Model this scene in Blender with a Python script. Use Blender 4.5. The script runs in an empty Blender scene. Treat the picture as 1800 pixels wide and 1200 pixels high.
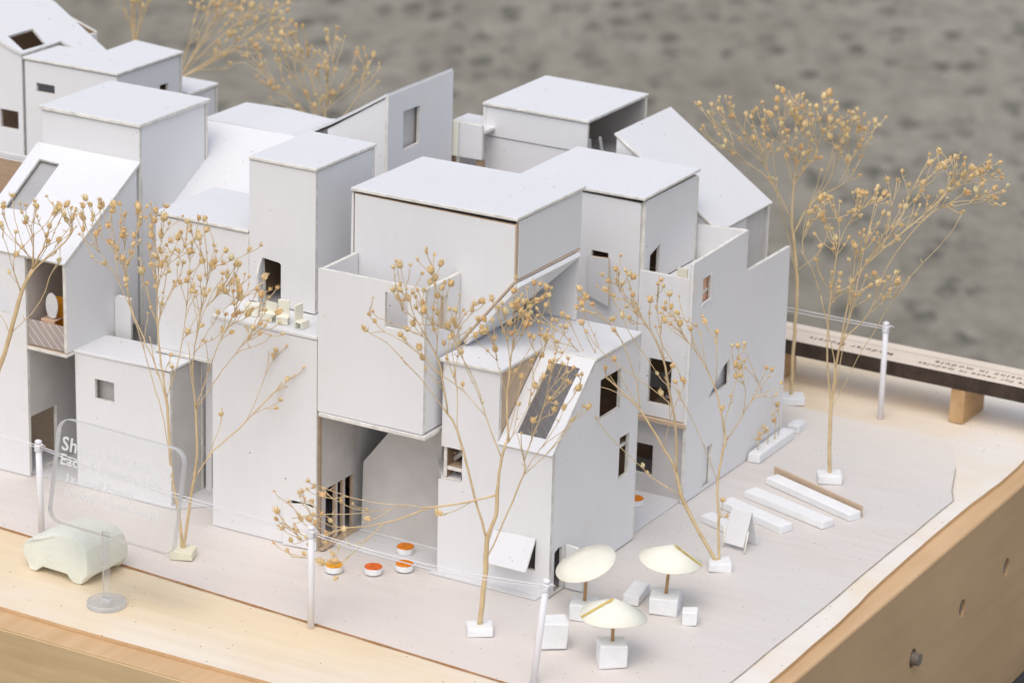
import bpy, bmesh, math, random
from mathutils import Vector, Matrix, Quaternion
from mathutils.geometry import tessellate_polygon

# one unit is ten centimetres: the place is a cardboard model on a plywood box
scene = bpy.context.scene
scene.unit_settings.scale_length = 0.1
COL = scene.collection

# ------------------------------------------------------------------ camera
cam_data = bpy.data.cameras.new('camera')
camera = bpy.data.objects.new('camera', cam_data)
COL.objects.link(camera)
CAM_POS = Vector((9.553, -17.709, 8.895))
camera.matrix_world = Matrix.Translation(CAM_POS) @ Matrix((
    (0.868054, -0.184735, 0.460804), (0.495646, 0.273338, -0.824397), (0.026340, 0.944012, 0.328836))).to_4x4()
cam_data.sensor_width = 36.0
cam_data.lens = 110.8
cam_data.clip_start = 0.5
cam_data.clip_end = 2000
cam_data.dof.use_dof = True
cam_data.dof.focus_distance = 21.9
cam_data.dof.aperture_fstop = 1.05
cam_data.dof.aperture_blades = 7
scene.camera = camera

# ------------------------------------------------------------------ sky and sun
SUN_EL, SUN_AZ = math.radians(60), math.radians(168)     # clockwise from +Y: soft light from the front, over the right shoulder
world = bpy.data.worlds.new('World')
scene.world = world
world.use_nodes = True
wn, wl = world.node_tree.nodes, world.node_tree.links
wn.clear()
sky = wn.new('ShaderNodeTexSky')
sky.sky_type = 'NISHITA'
sky.sun_disc = False
sky.sun_elevation = SUN_EL
sky.sun_rotation = SUN_AZ
sky.dust_density = 4.0
sky.air_density = 1.0
hs = wn.new('ShaderNodeHueSaturation')
hs.inputs['Saturation'].default_value = 0.60
bg = wn.new('ShaderNodeBackground')
bg.inputs['Strength'].default_value = 0.15
wo = wn.new('ShaderNodeOutputWorld')
wl.new(sky.outputs[0], hs.inputs['Color'])
wl.new(hs.outputs[0], bg.inputs[0])
wl.new(bg.outputs[0], wo.inputs[0])
sun_data = bpy.data.lights.new('sun', 'SUN')
sun_data.energy = 0.5
sun_data.angle = math.radians(60)
sun_data.color = (1.0, 0.93, 0.84)
sun = bpy.data.objects.new('sun', sun_data)
COL.objects.link(sun)
sun.rotation_euler = Vector((math.sin(SUN_AZ) * math.cos(SUN_EL), math.cos(SUN_AZ) * math.cos(SUN_EL), math.sin(SUN_EL))).to_track_quat('Z', 'Y').to_euler()
scene.view_settings.view_transform = 'Standard'
scene.view_settings.look = 'None'
scene.view_settings.gamma = 1.0
scene.view_settings.exposure = 0.21
scene.cycles.max_bounces = 10
scene.cycles.transparent_max_bounces = 24

# ------------------------------------------------------------------ materials
def new_mat(name):
    m = bpy.data.materials.new(name)
    m.use_nodes = True
    n = m.node_tree.nodes
    n.clear()
    out = n.new('ShaderNodeOutputMaterial')
    b = n.new('ShaderNodeBsdfPrincipled')
    m.node_tree.links.new(b.outputs[0], out.inputs[0])
    return m, n, m.node_tree.links, b, out

def ramp(n, stops):
    r = n.new('ShaderNodeValToRGB')
    e = r.color_ramp.elements
    e[0].position, e[0].color = stops[0][0], tuple(stops[0][1]) + (1,)
    e[1].position, e[1].color = stops[-1][0], tuple(stops[-1][1]) + (1,)
    for p, c in stops[1:-1]:
        k = e.new(p)
        k.color = tuple(c) + (1,)
    return r

def coords(n, l, scale=(1, 1, 1), rot=(0, 0, 0), kind='Object'):
    tc = n.new('ShaderNodeTexCoord')
    mp = n.new('ShaderNodeMapping')
    mp.inputs['Scale'].default_value = scale
    mp.inputs['Rotation'].default_value = rot
    l.new(tc.outputs[kind], mp.inputs[0])
    return mp.outputs[0]

def noise(n, l, vec, scale, detail=3, rough=0.55):
    t = n.new('ShaderNodeTexNoise')
    t.inputs['Scale'].default_value = scale
    t.inputs['Detail'].default_value = detail
    t.inputs['Roughness'].default_value = rough
    l.new(vec, t.inputs['Vector'])
    return t.outputs[0]

def mixc(n, l, fac, a, b, mode='MIX'):
    x = n.new('ShaderNodeMix')
    x.data_type = 'RGBA'
    x.blend_type = mode
    for v, i in ((fac, 0), (a, 6), (b, 7)):
        if isinstance(v, (int, float)):
            x.inputs[i].default_value = v
        elif isinstance(v, tuple):
            x.inputs[i].default_value = v + (1,)
        else:
            l.new(v, x.inputs[i])
    return x.outputs[2]

def bump(n, l, b, h, strength, dist=0.01):
    p = n.new('ShaderNodeBump')
    p.inputs['Strength'].default_value = strength
    p.inputs['Distance'].default_value = dist
    l.new(h, p.inputs['Height'])
    l.new(p.outputs[0], b.inputs['Normal'])

def specks(n, l, vec, scale, size, amount):
    """little dark dust specks, irregular and sparse"""
    v = n.new('ShaderNodeTexVoronoi')
    v.inputs['Scale'].default_value = scale
    l.new(vec, v.inputs['Vector'])
    sm = n.new('ShaderNodeMath'); sm.operation = 'LESS_THAN'; sm.inputs[1].default_value = size
    l.new(v.outputs['Distance'], sm.inputs[0])
    sx = n.new('ShaderNodeSeparateColor')
    l.new(v.outputs['Color'], sx.inputs[0])
    pk = n.new('ShaderNodeMath'); pk.operation = 'LESS_THAN'; pk.inputs[1].default_value = amount
    l.new(sx.outputs[0], pk.inputs[0])
    mu = n.new('ShaderNodeMath'); mu.operation = 'MULTIPLY'
    l.new(sm.outputs[0], mu.inputs[0]); l.new(pk.outputs[0], mu.inputs[1])
    return mu.outputs[0]

def painted_card(name, base, speck=0.10, warm=0.5):
    m, n, l, b, o = new_mat(name)
    v = coords(n, l)
    big = noise(n, l, v, 1.6, 4)
    r = ramp(n, [(0.3, tuple(c * 0.97 for c in base)), (0.7, base)])
    l.new(big, r.inputs[0])
    st = noise(n, l, coords(n, l, (26, 26, 2.2)), 1.0, 3)
    rs = ramp(n, [(0.3, (0.985, 0.984, 0.983)), (0.65, (1, 1, 1))])
    l.new(st, rs.inputs[0])
    c = mixc(n, l, 1.0, r.outputs[0], rs.outputs[0], 'MULTIPLY')
    # yellowed glue stains and scuffs
    gl = noise(n, l, coords(n, l, (1, 1, 1), (0.3, 0.5, 0.2)), 2.7, 5, 0.62)
    rg = ramp(n, [(0.62, (0, 0, 0)), (0.76, (warm, warm, warm))])
    l.new(gl, rg.inputs[0])
    c = mixc(n, l, rg.outputs[0], c, (base[0] * 0.95, base[1] * 0.90, base[2] * 0.80))
    c = mixc(n, l, specks(n, l, v, 13, 0.09, speck), c, (0.25, 0.21, 0.17))
    c = mixc(n, l, specks(n, l, v, 31, 0.13, speck * 0.7), c, (0.36, 0.32, 0.28))
    l.new(c, b.inputs['Base Color'])
    b.inputs['Roughness'].default_value = 0.62
    b.inputs['Specular IOR Level'].default_value = 0.3
    bump(n, l, b, noise(n, l, coords(n, l, (30, 30, 9)), 1.0, 4), 0.15, 0.005)
    return m

def plain(name, col, rough=0.7, var=0.12, scale=6, stretch=(1, 1, 1), bumpy=0.2, spec=0.3):
    m, n, l, b, o = new_mat(name)
    t = noise(n, l, coords(n, l, stretch), scale, 4)
    r = ramp(n, [(0.3, tuple(c * (1 - var) for c in col)), (0.7, tuple(min(1, c * (1 + var * 0.5)) for c in col))])
    l.new(t, r.inputs[0])
    l.new(r.outputs[0], b.inputs['Base Color'])
    b.inputs['Roughness'].default_value = rough
    b.inputs['Specular IOR Level'].default_value = spec
    if bumpy:
        bump(n, l, b, noise(n, l, coords(n, l, stretch), scale * 6, 3), bumpy, 0.008)
    return m

FOUND = painted_card('dirty_base_card', (0.70, 0.70, 0.71), 0.25, 0.5)
WHITE = painted_card('white_painted_card', (0.80, 0.80, 0.81), 0.022)
ROOFW = painted_card('white_roof_card', (0.755, 0.765, 0.785), 0.10, 0.35)
EDGE = plain('cut_card_edge', (0.78, 0.76, 0.71), 0.8, 0.2, 14)
CARD = plain('brown_card', (0.36, 0.25, 0.165), 0.85, 0.15, 5, (1, 1, 8))
TAN = plain('tan_card', (0.60, 0.46, 0.33), 0.8, 0.12, 9, (1, 1, 14), 0.35)
GREYW = plain('grey_backing_shade_card', (0.62, 0.60, 0.58), 0.8, 0.08, 5)  # backing card; on some outer walls its grey puts in their shade
FOAM = plain('white_foam', (0.84, 0.85, 0.86), 0.85, 0.05, 8, (1, 1, 1), 0.5)
FOAMG = plain('pale_green_foam', (0.80, 0.82, 0.73), 0.85, 0.06, 5, (1, 1, 1), 0.6)
FOAMY = plain('yellowed_foam', (0.76, 0.74, 0.58), 0.85, 0.08, 8, (1, 1, 1), 0.5)
PAPERY = plain('cream_paper', (0.86, 0.845, 0.73), 0.75, 0.05, 5)
GLUE = plain('yellow_glue', (0.66, 0.50, 0.13), 0.4, 0.2, 14, spec=0.5)
PLASTIC = plain('white_plastic', (0.84, 0.84, 0.88), 0.35, 0.03, 4, bumpy=0, spec=0.5)
STRING = plain('white_thread', (0.85, 0.85, 0.87), 0.8, 0.05, 20)
SKEWER = plain('wood_skewer', (0.50, 0.31, 0.14), 0.7, 0.25, 8, (1, 1, 0.4))
ORANGE = [plain('orange_felt', c, 0.9, 0.25, 22, (1, 1, 1), 0.8) for c in ((0.86, 0.26, 0.02), (0.82, 0.17, 0.03), (0.84, 0.38, 0.03))]
CHAR = plain('charred_edge', (0.060, 0.042, 0.032), 0.85, 0.4, 10)
INK = plain('burnt_engraving', (0.10, 0.065, 0.04), 0.9, 0.2, 20)
DARK = plain('dark_table_cloth', (0.045, 0.045, 0.052), 0.8, 0.3, 4)
SLOTSHADE = plain('slot_shade_grey', (0.42, 0.42, 0.43), 0.6, 0.06, 4)  # roof slot tray: the slot's shade put into the card colour
PEACH = plain('peach_paper', (0.80, 0.52, 0.36), 0.8, 0.06, 5)

def wood(name, light, dark, axis=0, fine=1.0, speck=0.0):
    m, n, l, b, o = new_mat(name)
    s = [7.0 * fine, 7.0 * fine, 7.0 * fine]
    s[axis] = 0.5 * fine
    g = noise(n, l, coords(n, l, tuple(s)), 1.0, 6, 0.62)
    r = ramp(n, [(0.32, dark), (0.62, light)])
    l.new(g, r.inputs[0])
    big = noise(n, l, coords(n, l), 0.9, 3)
    rb = ramp(n, [(0.3, (0.87, 0.86, 0.84)), (0.7, (1, 1, 1))])
    l.new(big, rb.inputs[0])
    c = mixc(n, l, 1.0, r.outputs[0], rb.outputs[0], 'MULTIPLY')
    if speck:
        c = mixc(n, l, specks(n, l, coords(n, l), 19, 0.10, speck), c, (0.14, 0.09, 0.06))
    l.new(c, b.inputs['Base Color'])
    b.inputs['Roughness'].default_value = 0.6
    b.inputs['Specular IOR Level'].default_value = 0.25
    bump(n, l, b, g, 0.18, 0.008)
    return m

PLYF = wood('plywood_face_along', (0.70, 0.53, 0.31), (0.57, 0.41, 0.22), 0)
PLYS = wood('plywood_face_side', (0.585, 0.405, 0.24), (0.545, 0.37, 0.215), 1)
PLYT = wood('plywood_top', (0.70, 0.485, 0.285), (0.62, 0.415, 0.225), 1)
BLOCKW = wood('pine_block', (0.60, 0.40, 0.22), (0.46, 0.29, 0.14), 1)
STRIPW = wood('birch_strip', (0.86, 0.75, 0.64), (0.81, 0.69, 0.57), 0)
DOWEL = plain('grey_dowel', (0.20, 0.17, 0.14), 0.6, 0.2, 10)

def sheet_mat():
    # birch ply sheet: raw and honeyed along the front road, bleached along the right edge
    m, n, l, b, o = new_mat('birch_sheet')
    g = noise(n, l, coords(n, l, (0.6, 7, 7)), 1.0, 6, 0.62)
    r = ramp(n, [(0.32, (0.76, 0.61, 0.42)), (0.62, (0.83, 0.70, 0.51))])
    l.new(g, r.inputs[0])
    r2 = ramp(n, [(0.32, (0.80, 0.755, 0.69)), (0.62, (0.84, 0.80, 0.74))])
    l.new(g, r2.inputs[0])
    tc = n.new('ShaderNodeTexCoord')
    sp = n.new('ShaderNodeSeparateXYZ')
    l.new(tc.outputs['Object'], sp.inputs[0])
    mr = n.new('ShaderNodeMapRange')
    mr.inputs[1].default_value, mr.inputs[2].default_value = -0.6, 1.5
    l.new(sp.outputs[0], mr.inputs[0])
    c = mixc(n, l, mr.outputs[0], r.outputs[0], r2.outputs[0])
    # bleached along the outer front edge too
    me = n.new('ShaderNodeMapRange')
    me.inputs[1].default_value, me.inputs[2].default_value = -1.55, -2.1
    l.new(sp.outputs[1], me.inputs[0])
    fe = n.new('ShaderNodeMath'); fe.operation = 'MULTIPLY'; fe.inputs[1].default_value = 0.6
    l.new(me.outputs[0], fe.inputs[0])
    c = mixc(n, l, fe.outputs[0], c, r2.outputs[0])
    # honeyed varnish patch round the car
    pa = noise(n, l, coords(n, l), 1.1, 3)
    rp = ramp(n, [(0.45, (0, 0, 0)), (0.7, (0.5, 0.5, 0.5))])
    l.new(pa, rp.inputs[0])
    c = mixc(n, l, rp.outputs[0], c, (0.80, 0.62, 0.38))
    c = mixc(n, l, specks(n, l, coords(n, l), 17, 0.10, 0.2), c, (0.22, 0.14, 0.09))
    l.new(c, b.inputs['Base Color'])
    b.inputs['Roughness'].default_value = 0.55
    b.inputs['Specular IOR Level'].default_value = 0.3
    bump(n, l, b, g, 0.12, 0.006)
    return m
SHEET = sheet_mat()

def wash_mat():
    # thin whitewash with the pinkish ply showing through, scratches and dust
    m, n, l, b, o = new_mat('whitewashed_ply')
    g = noise(n, l, coords(n, l, (1.2, 9, 9)), 1.0, 6, 0.65)
    r = ramp(n, [(0.3, (0.635, 0.585, 0.54)), (0.66, (0.715, 0.678, 0.645))])
    l.new(g, r.inputs[0])
    big = noise(n, l, coords(n, l), 0.75, 4)
    rb = ramp(n, [(0.35, (0, 0, 0)), (0.68, (1, 1, 1))])
    l.new(big, rb.inputs[0])
    c = mixc(n, l, rb.outputs[0], r.outputs[0], (0.672, 0.652, 0.632))
    tc = n.new('ShaderNodeTexCoord')
    sp = n.new('ShaderNodeSeparateXYZ')
    l.new(tc.outputs['Object'], sp.inputs[0])
    mr = n.new('ShaderNodeMapRange')
    mr.inputs[1].default_value, mr.inputs[2].default_value = -1.4, 0.2
    mr.inputs[3].default_value, mr.inputs[4].default_value = 0.55, 0.0
    l.new(sp.outputs[1], mr.inputs[0])
    c = mixc(n, l, mr.outputs[0], c, (0.79, 0.69, 0.62))
    mb = n.new('ShaderNodeMapRange')
    mb.inputs[1].default_value, mb.inputs[2].default_value = 3.2, 4.5
    l.new(sp.outputs[1], mb.inputs[0])
    c = mixc(n, l, mb.outputs[0], c, (0.81, 0.75, 0.675))
    sc = noise(n, l, coords(n, l, (5, 22, 5), (0, 0, 0.5)), 1.0, 5, 0.7)
    rs = ramp(n, [(0.66, (0, 0, 0)), (0.74, (0.5, 0.5, 0.5))])
    l.new(sc, rs.inputs[0])
    c = mixc(n, l, rs.outputs[0], c, (0.58, 0.52, 0.48))
    c = mixc(n, l, specks(n, l, coords(n, l), 15, 0.07, 0.35), c, (0.20, 0.15, 0.11))
    c = mixc(n, l, specks(n, l, coords(n, l), 33, 0.12, 0.16), c, (0.34, 0.26, 0.20))
    l.new(c, b.inputs['Base Color'])
    b.inputs['Roughness'].default_value = 0.6
    b.inputs['Specular IOR Level'].default_value = 0.3
    bump(n, l, b, g, 0.2, 0.006)
    return m
WASH = wash_mat()

def stone_mat():
    m, n, l, b, o = new_mat('grey_pitted_stone')
    v0 = coords(n, l, (1, 1, 1), (0, 0, -0.51))
    mp = n.new('ShaderNodeMapping'); mp.inputs['Scale'].default_value = (1.15, 0.62, 1)
    l.new(v0, mp.inputs[0])
    v = mp.outputs[0]
    big = noise(n, l, v, 0.10, 4)
    r = ramp(n, [(0.3, (0.235, 0.218, 0.178)), (0.7, (0.325, 0.308, 0.265))])
    l.new(big, r.inputs[0])
    md = noise(n, l, v, 1.5, 5, 0.7)
    rm = ramp(n, [(0.33, (0.74, 0.735, 0.71)), (0.6, (1.06, 1.05, 1.03))])
    l.new(md, rm.inputs[0])
    c = mixc(n, l, 1.0, r.outputs[0], rm.outputs[0], 'MULTIPLY')
    vo = n.new('ShaderNodeTexVoronoi')
    vo.inputs['Scale'].default_value = 1.5
    wv = noise(n, l, v, 3.2, 4)
    vv = n.new('ShaderNodeVectorMath'); vv.operation = 'ADD'
    l.new(v, vv.inputs[0])
    sc = n.new('ShaderNodeVectorMath'); sc.operation = 'SCALE'; sc.inputs[3].default_value = 0.9
    l.new(wv, sc.inputs[0]); l.new(sc.outputs[0], vv.inputs[1])
    l.new(vv.outputs[0], vo.inputs['Vector'])
    rv = ramp(n, [(0.24, (1, 1, 1)), (0.52, (0, 0, 0))])
    l.new(vo.outputs['Distance'], rv.inputs[0])
    # only some of the pits are deep
    sx = n.new('ShaderNodeSeparateColor'); l.new(vo.outputs['Color'], sx.inputs[0])
    pk = n.new('ShaderNodeMapRange'); pk.inputs[1].default_value, pk.inputs[2].default_value = 0.25, 0.75
    l.new(sx.outputs[0], pk.inputs[0])
    mu = n.new('ShaderNodeMath'); mu.operation = 'MULTIPLY'
    l.new(rv.outputs[0], mu.inputs[0]); l.new(pk.outputs[0], mu.inputs[1])
    c = mixc(n, l, mu.outputs[0], c, (0.125, 0.118, 0.098))
    l.new(c, b.inputs['Base Color'])
    b.inputs['Roughness'].default_value = 0.9
    b.inputs['Specular IOR Level'].default_value = 0.2
    bump(n, l, b, noise(n, l, v, 1.8, 4), 0.5, 0.2)
    return m
STONE = stone_mat()

def acrylic(name, tint, haze):
    m, n, l, b, o = new_mat(name)
    n.remove(b)
    tr = n.new('ShaderNodeBsdfTransparent'); tr.inputs[0].default_value = tint + (1,)
    gs = n.new('ShaderNodeBsdfGlossy'); gs.inputs['Roughness'].default_value = 0.03
    d1 = n.new('ShaderNodeBsdfDiffuse'); d1.inputs[0].default_value = (0.90, 0.91, 0.92, 1)
    d2 = n.new('ShaderNodeBsdfTranslucent'); d2.inputs[0].default_value = (0.92, 0.93, 0.94, 1)
    df = n.new('ShaderNodeMixShader'); df.inputs[0].default_value = 0.5
    l.new(d1.outputs[0], df.inputs[1]); l.new(d2.outputs[0], df.inputs[2])
    fr = n.new('ShaderNodeFresnel'); fr.inputs[0].default_value = 1.3
    mx = n.new('ShaderNodeMixShader'); l.new(fr.outputs[0], mx.inputs[0]); l.new(tr.outputs[0], mx.inputs[1]); l.new(gs.outputs[0], mx.inputs[2])
    m2 = n.new('ShaderNodeMixShader'); m2.inputs[0].default_value = haze
    l.new(mx.outputs[0], m2.inputs[1]); l.new(df.outputs[0], m2.inputs[2])
    l.new(m2.outputs[0], o.inputs[0])
    return m
ACRYL = acrylic('clear_acrylic', (0.998, 0.999, 0.998), 0.03)  # plate: faint white haze added in place of brighter reflections
ACRYLE = acrylic('acrylic_cut_edge', (0.99, 0.995, 0.995), 0.68)
ACRYLF = acrylic('frosted_acrylic_foot', (0.99, 0.995, 0.995), 0.55)
ACRYLT = acrylic('frosted_acrylic_top', (0.99, 0.995, 0.995), 0.28)
ACRYLP = acrylic('clear_acrylic_pole', (0.985, 0.99, 0.99), 0.16)
ENGR = plain('frosted_engraving', (0.74, 0.74, 0.74), 0.9, 0.02, 5, bumpy=0)

def scored_pane(name, body, line, scale, alpha, ang, ink=0.5):
    # clear foil with a pattern of parallel scored lines
    m, n, l, b, o = new_mat(name)
    w = n.new('ShaderNodeTexWave')
    w.inputs['Scale'].default_value = scale
    l.new(coords(n, l, (1, 1, 1), ang), w.inputs['Vector'])
    r = ramp(n, [(0.955, (0, 0, 0)), (0.99, (1, 1, 1))])
    l.new(w.outputs[0], r.inputs[0])
    tr = n.new('ShaderNodeBsdfTransparent'); tr.inputs[0].default_value = body + (1,)
    b.inputs['Base Color'].default_value = line + (1,)
    b.inputs['Roughness'].default_value = 0.4
    gs = n.new('ShaderNodeBsdfGlossy'); gs.inputs['Roughness'].default_value = 0.06
    fr = n.new('ShaderNodeFresnel'); fr.inputs[0].default_value = 1.5
    mx = n.new('ShaderNodeMixShader'); l.new(fr.outputs[0], mx.inputs[0]); l.new(tr.outputs[0], mx.inputs[1]); l.new(gs.outputs[0], mx.inputs[2])
    ad = n.new('ShaderNodeMath'); ad.operation = 'MULTIPLY_ADD'; ad.inputs[1].default_value = ink; ad.inputs[2].default_value = alpha
    l.new(r.outputs[0], ad.inputs[0])
    m2 = n.new('ShaderNodeMixShader'); l.new(ad.outputs[0], m2.inputs[0]); l.new(mx.outputs[0], m2.inputs[1]); l.new(b.outputs[0], m2.inputs[2])
    l.new(m2.outputs[0], o.inputs[0])
    return m
PANE = scored_pane('scored_window_foil', (0.60, 0.58, 0.58), (0.46, 0.44, 0.44), 7.0, 0.26, (0.0, 0.0, -0.95), 0.10)
NET = scored_pane('scored_rail_foil', (0.95, 0.90, 0.87), (0.90, 0.83, 0.80), 6.0, 0.34, (0.0, 0.75, 0.0))

def stem_mat():
    m, n, l, b, o = new_mat('dry_stem')
    t = noise(n, l, coords(n, l), 9, 3)
    r = ramp(n, [(0.3, (0.58, 0.43, 0.235)), (0.7, (0.74, 0.585, 0.36))])
    l.new(t, r.inputs[0]); l.new(r.outputs[0], b.inputs['Base Color'])
    b.inputs['Roughness'].default_value = 0.7
    b.inputs['Specular IOR Level'].default_value = 0.2
    return m
STEM = stem_mat()

def seed_mat():
    m, n, l, b, o = new_mat('dry_seed_head')
    oi = n.new('ShaderNodeObjectInfo')
    r = ramp(n, [(0.0, (0.81, 0.66, 0.37)), (0.3, (0.80, 0.59, 0.31)), (0.6, (0.86, 0.73, 0.46)), (0.8, (0.78, 0.52, 0.26)), (1.0, (0.78, 0.72, 0.46))])
    l.new(oi.outputs['Random'], r.inputs[0])
    t = noise(n, l, coords(n, l), 60, 3)
    rt = ramp(n, [(0.32, (0.62, 0.56, 0.48)), (0.62, (1.08, 1.05, 1.0))])
    l.new(t, rt.inputs[0])
    l.new(mixc(n, l, 1.0, r.outputs[0], rt.outputs[0], 'MULTIPLY'), b.inputs['Base Color'])
    b.inputs['Roughness'].default_value = 0.75
    b.inputs['Specular IOR Level'].default_value = 0.2
    b.inputs['Subsurface Weight'].default_value = 0.0
    return m
SEED = seed_mat()

# ------------------------------------------------------------------ building blocks
def tag(o, label=None, cat=None, group=None, kind=None):
    for k, v in (('label', label), ('category', cat), ('group', group), ('kind', kind)):
        if v:
            o[k] = v
    return o

def thing(name, label, cat, loc=(0, 0, 0), group=None):
    o = bpy.data.objects.new(name, None)
    o.empty_display_size = 0.1
    COL.objects.link(o)
    o.location = loc
    return tag(o, label, cat, group)

def link(name, me, parent=None, mats=()):
    for m in mats:
        me.materials.append(m)
    o = bpy.data.objects.new(name, me)
    COL.objects.link(o)
    if parent:
        o.parent = parent
    return o

def origin_of(parent):
    v = Vector((0, 0, 0))
    while parent:
        v += parent.location
        parent = parent.parent
    return v

def from_bm(name, bm, parent=None, mats=(), smooth=False, bev=0.0, world=True, seg=1):
    if world and parent:
        bmesh.ops.translate(bm, verts=bm.verts, vec=-origin_of(parent))
    bmesh.ops.recalc_face_normals(bm, faces=bm.faces)
    me = bpy.data.meshes.new(name)
    bm.to_mesh(me)
    bm.free()
    if smooth:
        me.shade_smooth()
    o = link(name, me, parent, mats)
    if bev:
        b = o.modifiers.new('bevel', 'BEVEL')
        b.width = bev
        b.segments = seg
        b.limit_method = 'ANGLE'
        b.angle_limit = math.radians(30)
    return o

T = 0.028
RJ = random.Random(3)
def panel(parent, name, outer, out, holes=(), t=T, mats=None, bev=0.004, jit=0.0025):
    """a flat board: outer and holes are loops of 3D points on its outer face, out hints its outward side"""
    mats = mats or (WHITE, CARD, EDGE)
    outer = [Vector(p) for p in outer]
    if jit:
        outer = [p + Vector((RJ.uniform(-jit, jit), RJ.uniform(-jit, jit), RJ.uniform(-jit, jit))) for p in outer]
    n = Vector((0, 0, 0))
    for i, p in enumerate(outer):
        n += p.cross(outer[(i + 1) % len(outer)])
    n.normalize()
    if n.dot(Vector(out)) < 0:
        outer.reverse()
        n = -n
    d0 = sum((p.dot(n) for p in outer)) / len(outer)
    flat = lambda p: p - n * (p.dot(n) - d0)
    loops = [[flat(p) for p in outer]] + [[flat(Vector(p)) for p in h] for h in holes]
    bm = bmesh.new()
    vt = [[bm.verts.new(p) for p in lp] for lp in loops]
    vb = [[bm.verts.new(p - n * t) for p in lp] for lp in loops]
    ft, fb = sum(vt, []), sum(vb, [])
    def add(vs, mi):
        try:
            f = bm.faces.new(vs)
            f.material_index = mi
        except ValueError:
            pass
    if holes:
        for tri in tessellate_polygon(loops):
            a = [ft[i] for i in tri]
            nn = (a[1].co - a[0].co).cross(a[2].co - a[0].co)
            if nn.length < 1e-9:
                continue
            if nn.dot(n) < 0:
                tri = tri[::-1]
            add([ft[i] for i in tri], 0)
            add([fb[i] for i in tri[::-1]], 1)
    else:
        add(vt[0], 0)
        add(vb[0][::-1], 1)
    for a, b in zip(vt, vb):
        for i in range(len(a)):
            j = (i + 1) % len(a)
            add([a[i], b[i], b[j], a[j]], 2)
    return from_bm(name, bm, parent, mats, bev=0 if holes else bev)

def rect_xz(x0, x1, z0, z1, y): return [(x0, y, z0), (x1, y, z0), (x1, y, z1), (x0, y, z1)]
def rect_yz(y0, y1, z0, z1, x): return [(x, y0, z0), (x, y1, z0), (x, y1, z1), (x, y0, z1)]
def rect_xy(x0, x1, y0, y1, z): return [(x0, y0, z), (x1, y0, z), (x1, y1, z), (x0, y1, z)]
FR, BK, RT, LF, UP, DN = (0, -1, 0), (0, 1, 0), (1, 0, 0), (-1, 0, 0), (0, 0, 1), (0, 0, -1)

def shell(parent, x0, x1, y0, y1, z0, z1, holes={}, skip='', gap=0.006, over=0.012, roof=True, mats=None, floor=False):
    """four board walls and a flat board roof"""
    e = 0.004
    if 'f' not in skip:
        panel(parent, 'wall', rect_xz(x0, x1, z0, z1, y0), FR, holes.get('f', ()), mats=mats)
    if 'b' not in skip:
        panel(parent, 'wall', rect_xz(x0, x1, z0, z1, y1), BK, holes.get('b', ()), mats=mats)
    if 'r' not in skip:
        panel(parent, 'wall', rect_yz(y0 + T + e, y1 - T - e, z0, z1, x1 - 0.003), RT, holes.get('r', ()), mats=mats)
    if 'l' not in skip:
        panel(parent, 'wall', rect_yz(y0 + T + e, y1 - T - e, z0, z1, x0 + 0.003), LF, holes.get('l', ()), mats=mats)
    if roof:
        panel(parent, 'roof', rect_xy(x0 - over, x1 + over, y0 - over, y1 + over, z1 + gap + T), UP, holes.get('u', ()), mats=(ROOFW, CARD, EDGE))
    if floor:
        panel(parent, 'floor', rect_xy(x0 + T + e, x1 - T - e, y0 + T + e, y1 - T - e, z0 + T), UP, mats=(TAN, GREYW, EDGE))

def box_bm(bm, c, s, rz=0.0, rough=0.0):
    r = bmesh.ops.create_cube(bm, size=1.0)
    M = Matrix.Translation(c) @ Matrix.Rotation(rz, 4, 'Z') @ Matrix.Diagonal((s[0], s[1], s[2], 1))
    bmesh.ops.transform(bm, matrix=M, verts=r['verts'])
    for v in r['verts']:
        v.co += Vector((RJ.uniform(-rough, rough), RJ.uniform(-rough, rough), RJ.uniform(-rough, rough)))
    return r['verts']

def block(parent, name, c, s, rz=0.0, mat=None, bev=0.008, rough=0.004, seg=2):
    bm = bmesh.new()
    box_bm(bm, c, s, rz, rough)
    return from_bm(name, bm, parent, (mat or FOAM,), bev=bev, seg=seg)

def tube_bm(bm, pts, radii, sides=6, cap=True):
    rings = []
    prev = None
    for i, p in enumerate(pts):
        d = (pts[min(i + 1, len(pts) - 1)] - pts[max(i - 1, 0)])
        if d.length < 1e-9:
            d = Vector((0, 0, 1))
        d.normalize()
        a = (prev - d * prev.dot(d)) if prev else d.orthogonal()
        if a.length < 1e-6:
            a = d.orthogonal()
        a.normalize()
        prev = a
        b = d.cross(a)
        rings.append([bm.verts.new(p + (a * math.cos(2 * math.pi * k / sides) + b * math.sin(2 * math.pi * k / sides)) * radii[i]) for k in range(sides)])
    for r0, r1 in zip(rings, rings[1:]):
        for k in range(sides):
            bm.faces.new([r0[k], r0[(k + 1) % sides], r1[(k + 1) % sides], r1[k]])
    if cap:
        bm.faces.new(rings[0][::-1])
        bm.faces.new(rings[-1])

def tube(parent, name, pts, r, mat, sides=8, smooth=True):
    bm = bmesh.new()
    pts = [Vector(p) for p in pts]
    tube_bm(bm, pts, r if isinstance(r, (list, tuple)) else [r] * len(pts), sides)
    return from_bm(name, bm, parent, (mat,), smooth=smooth)

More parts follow.
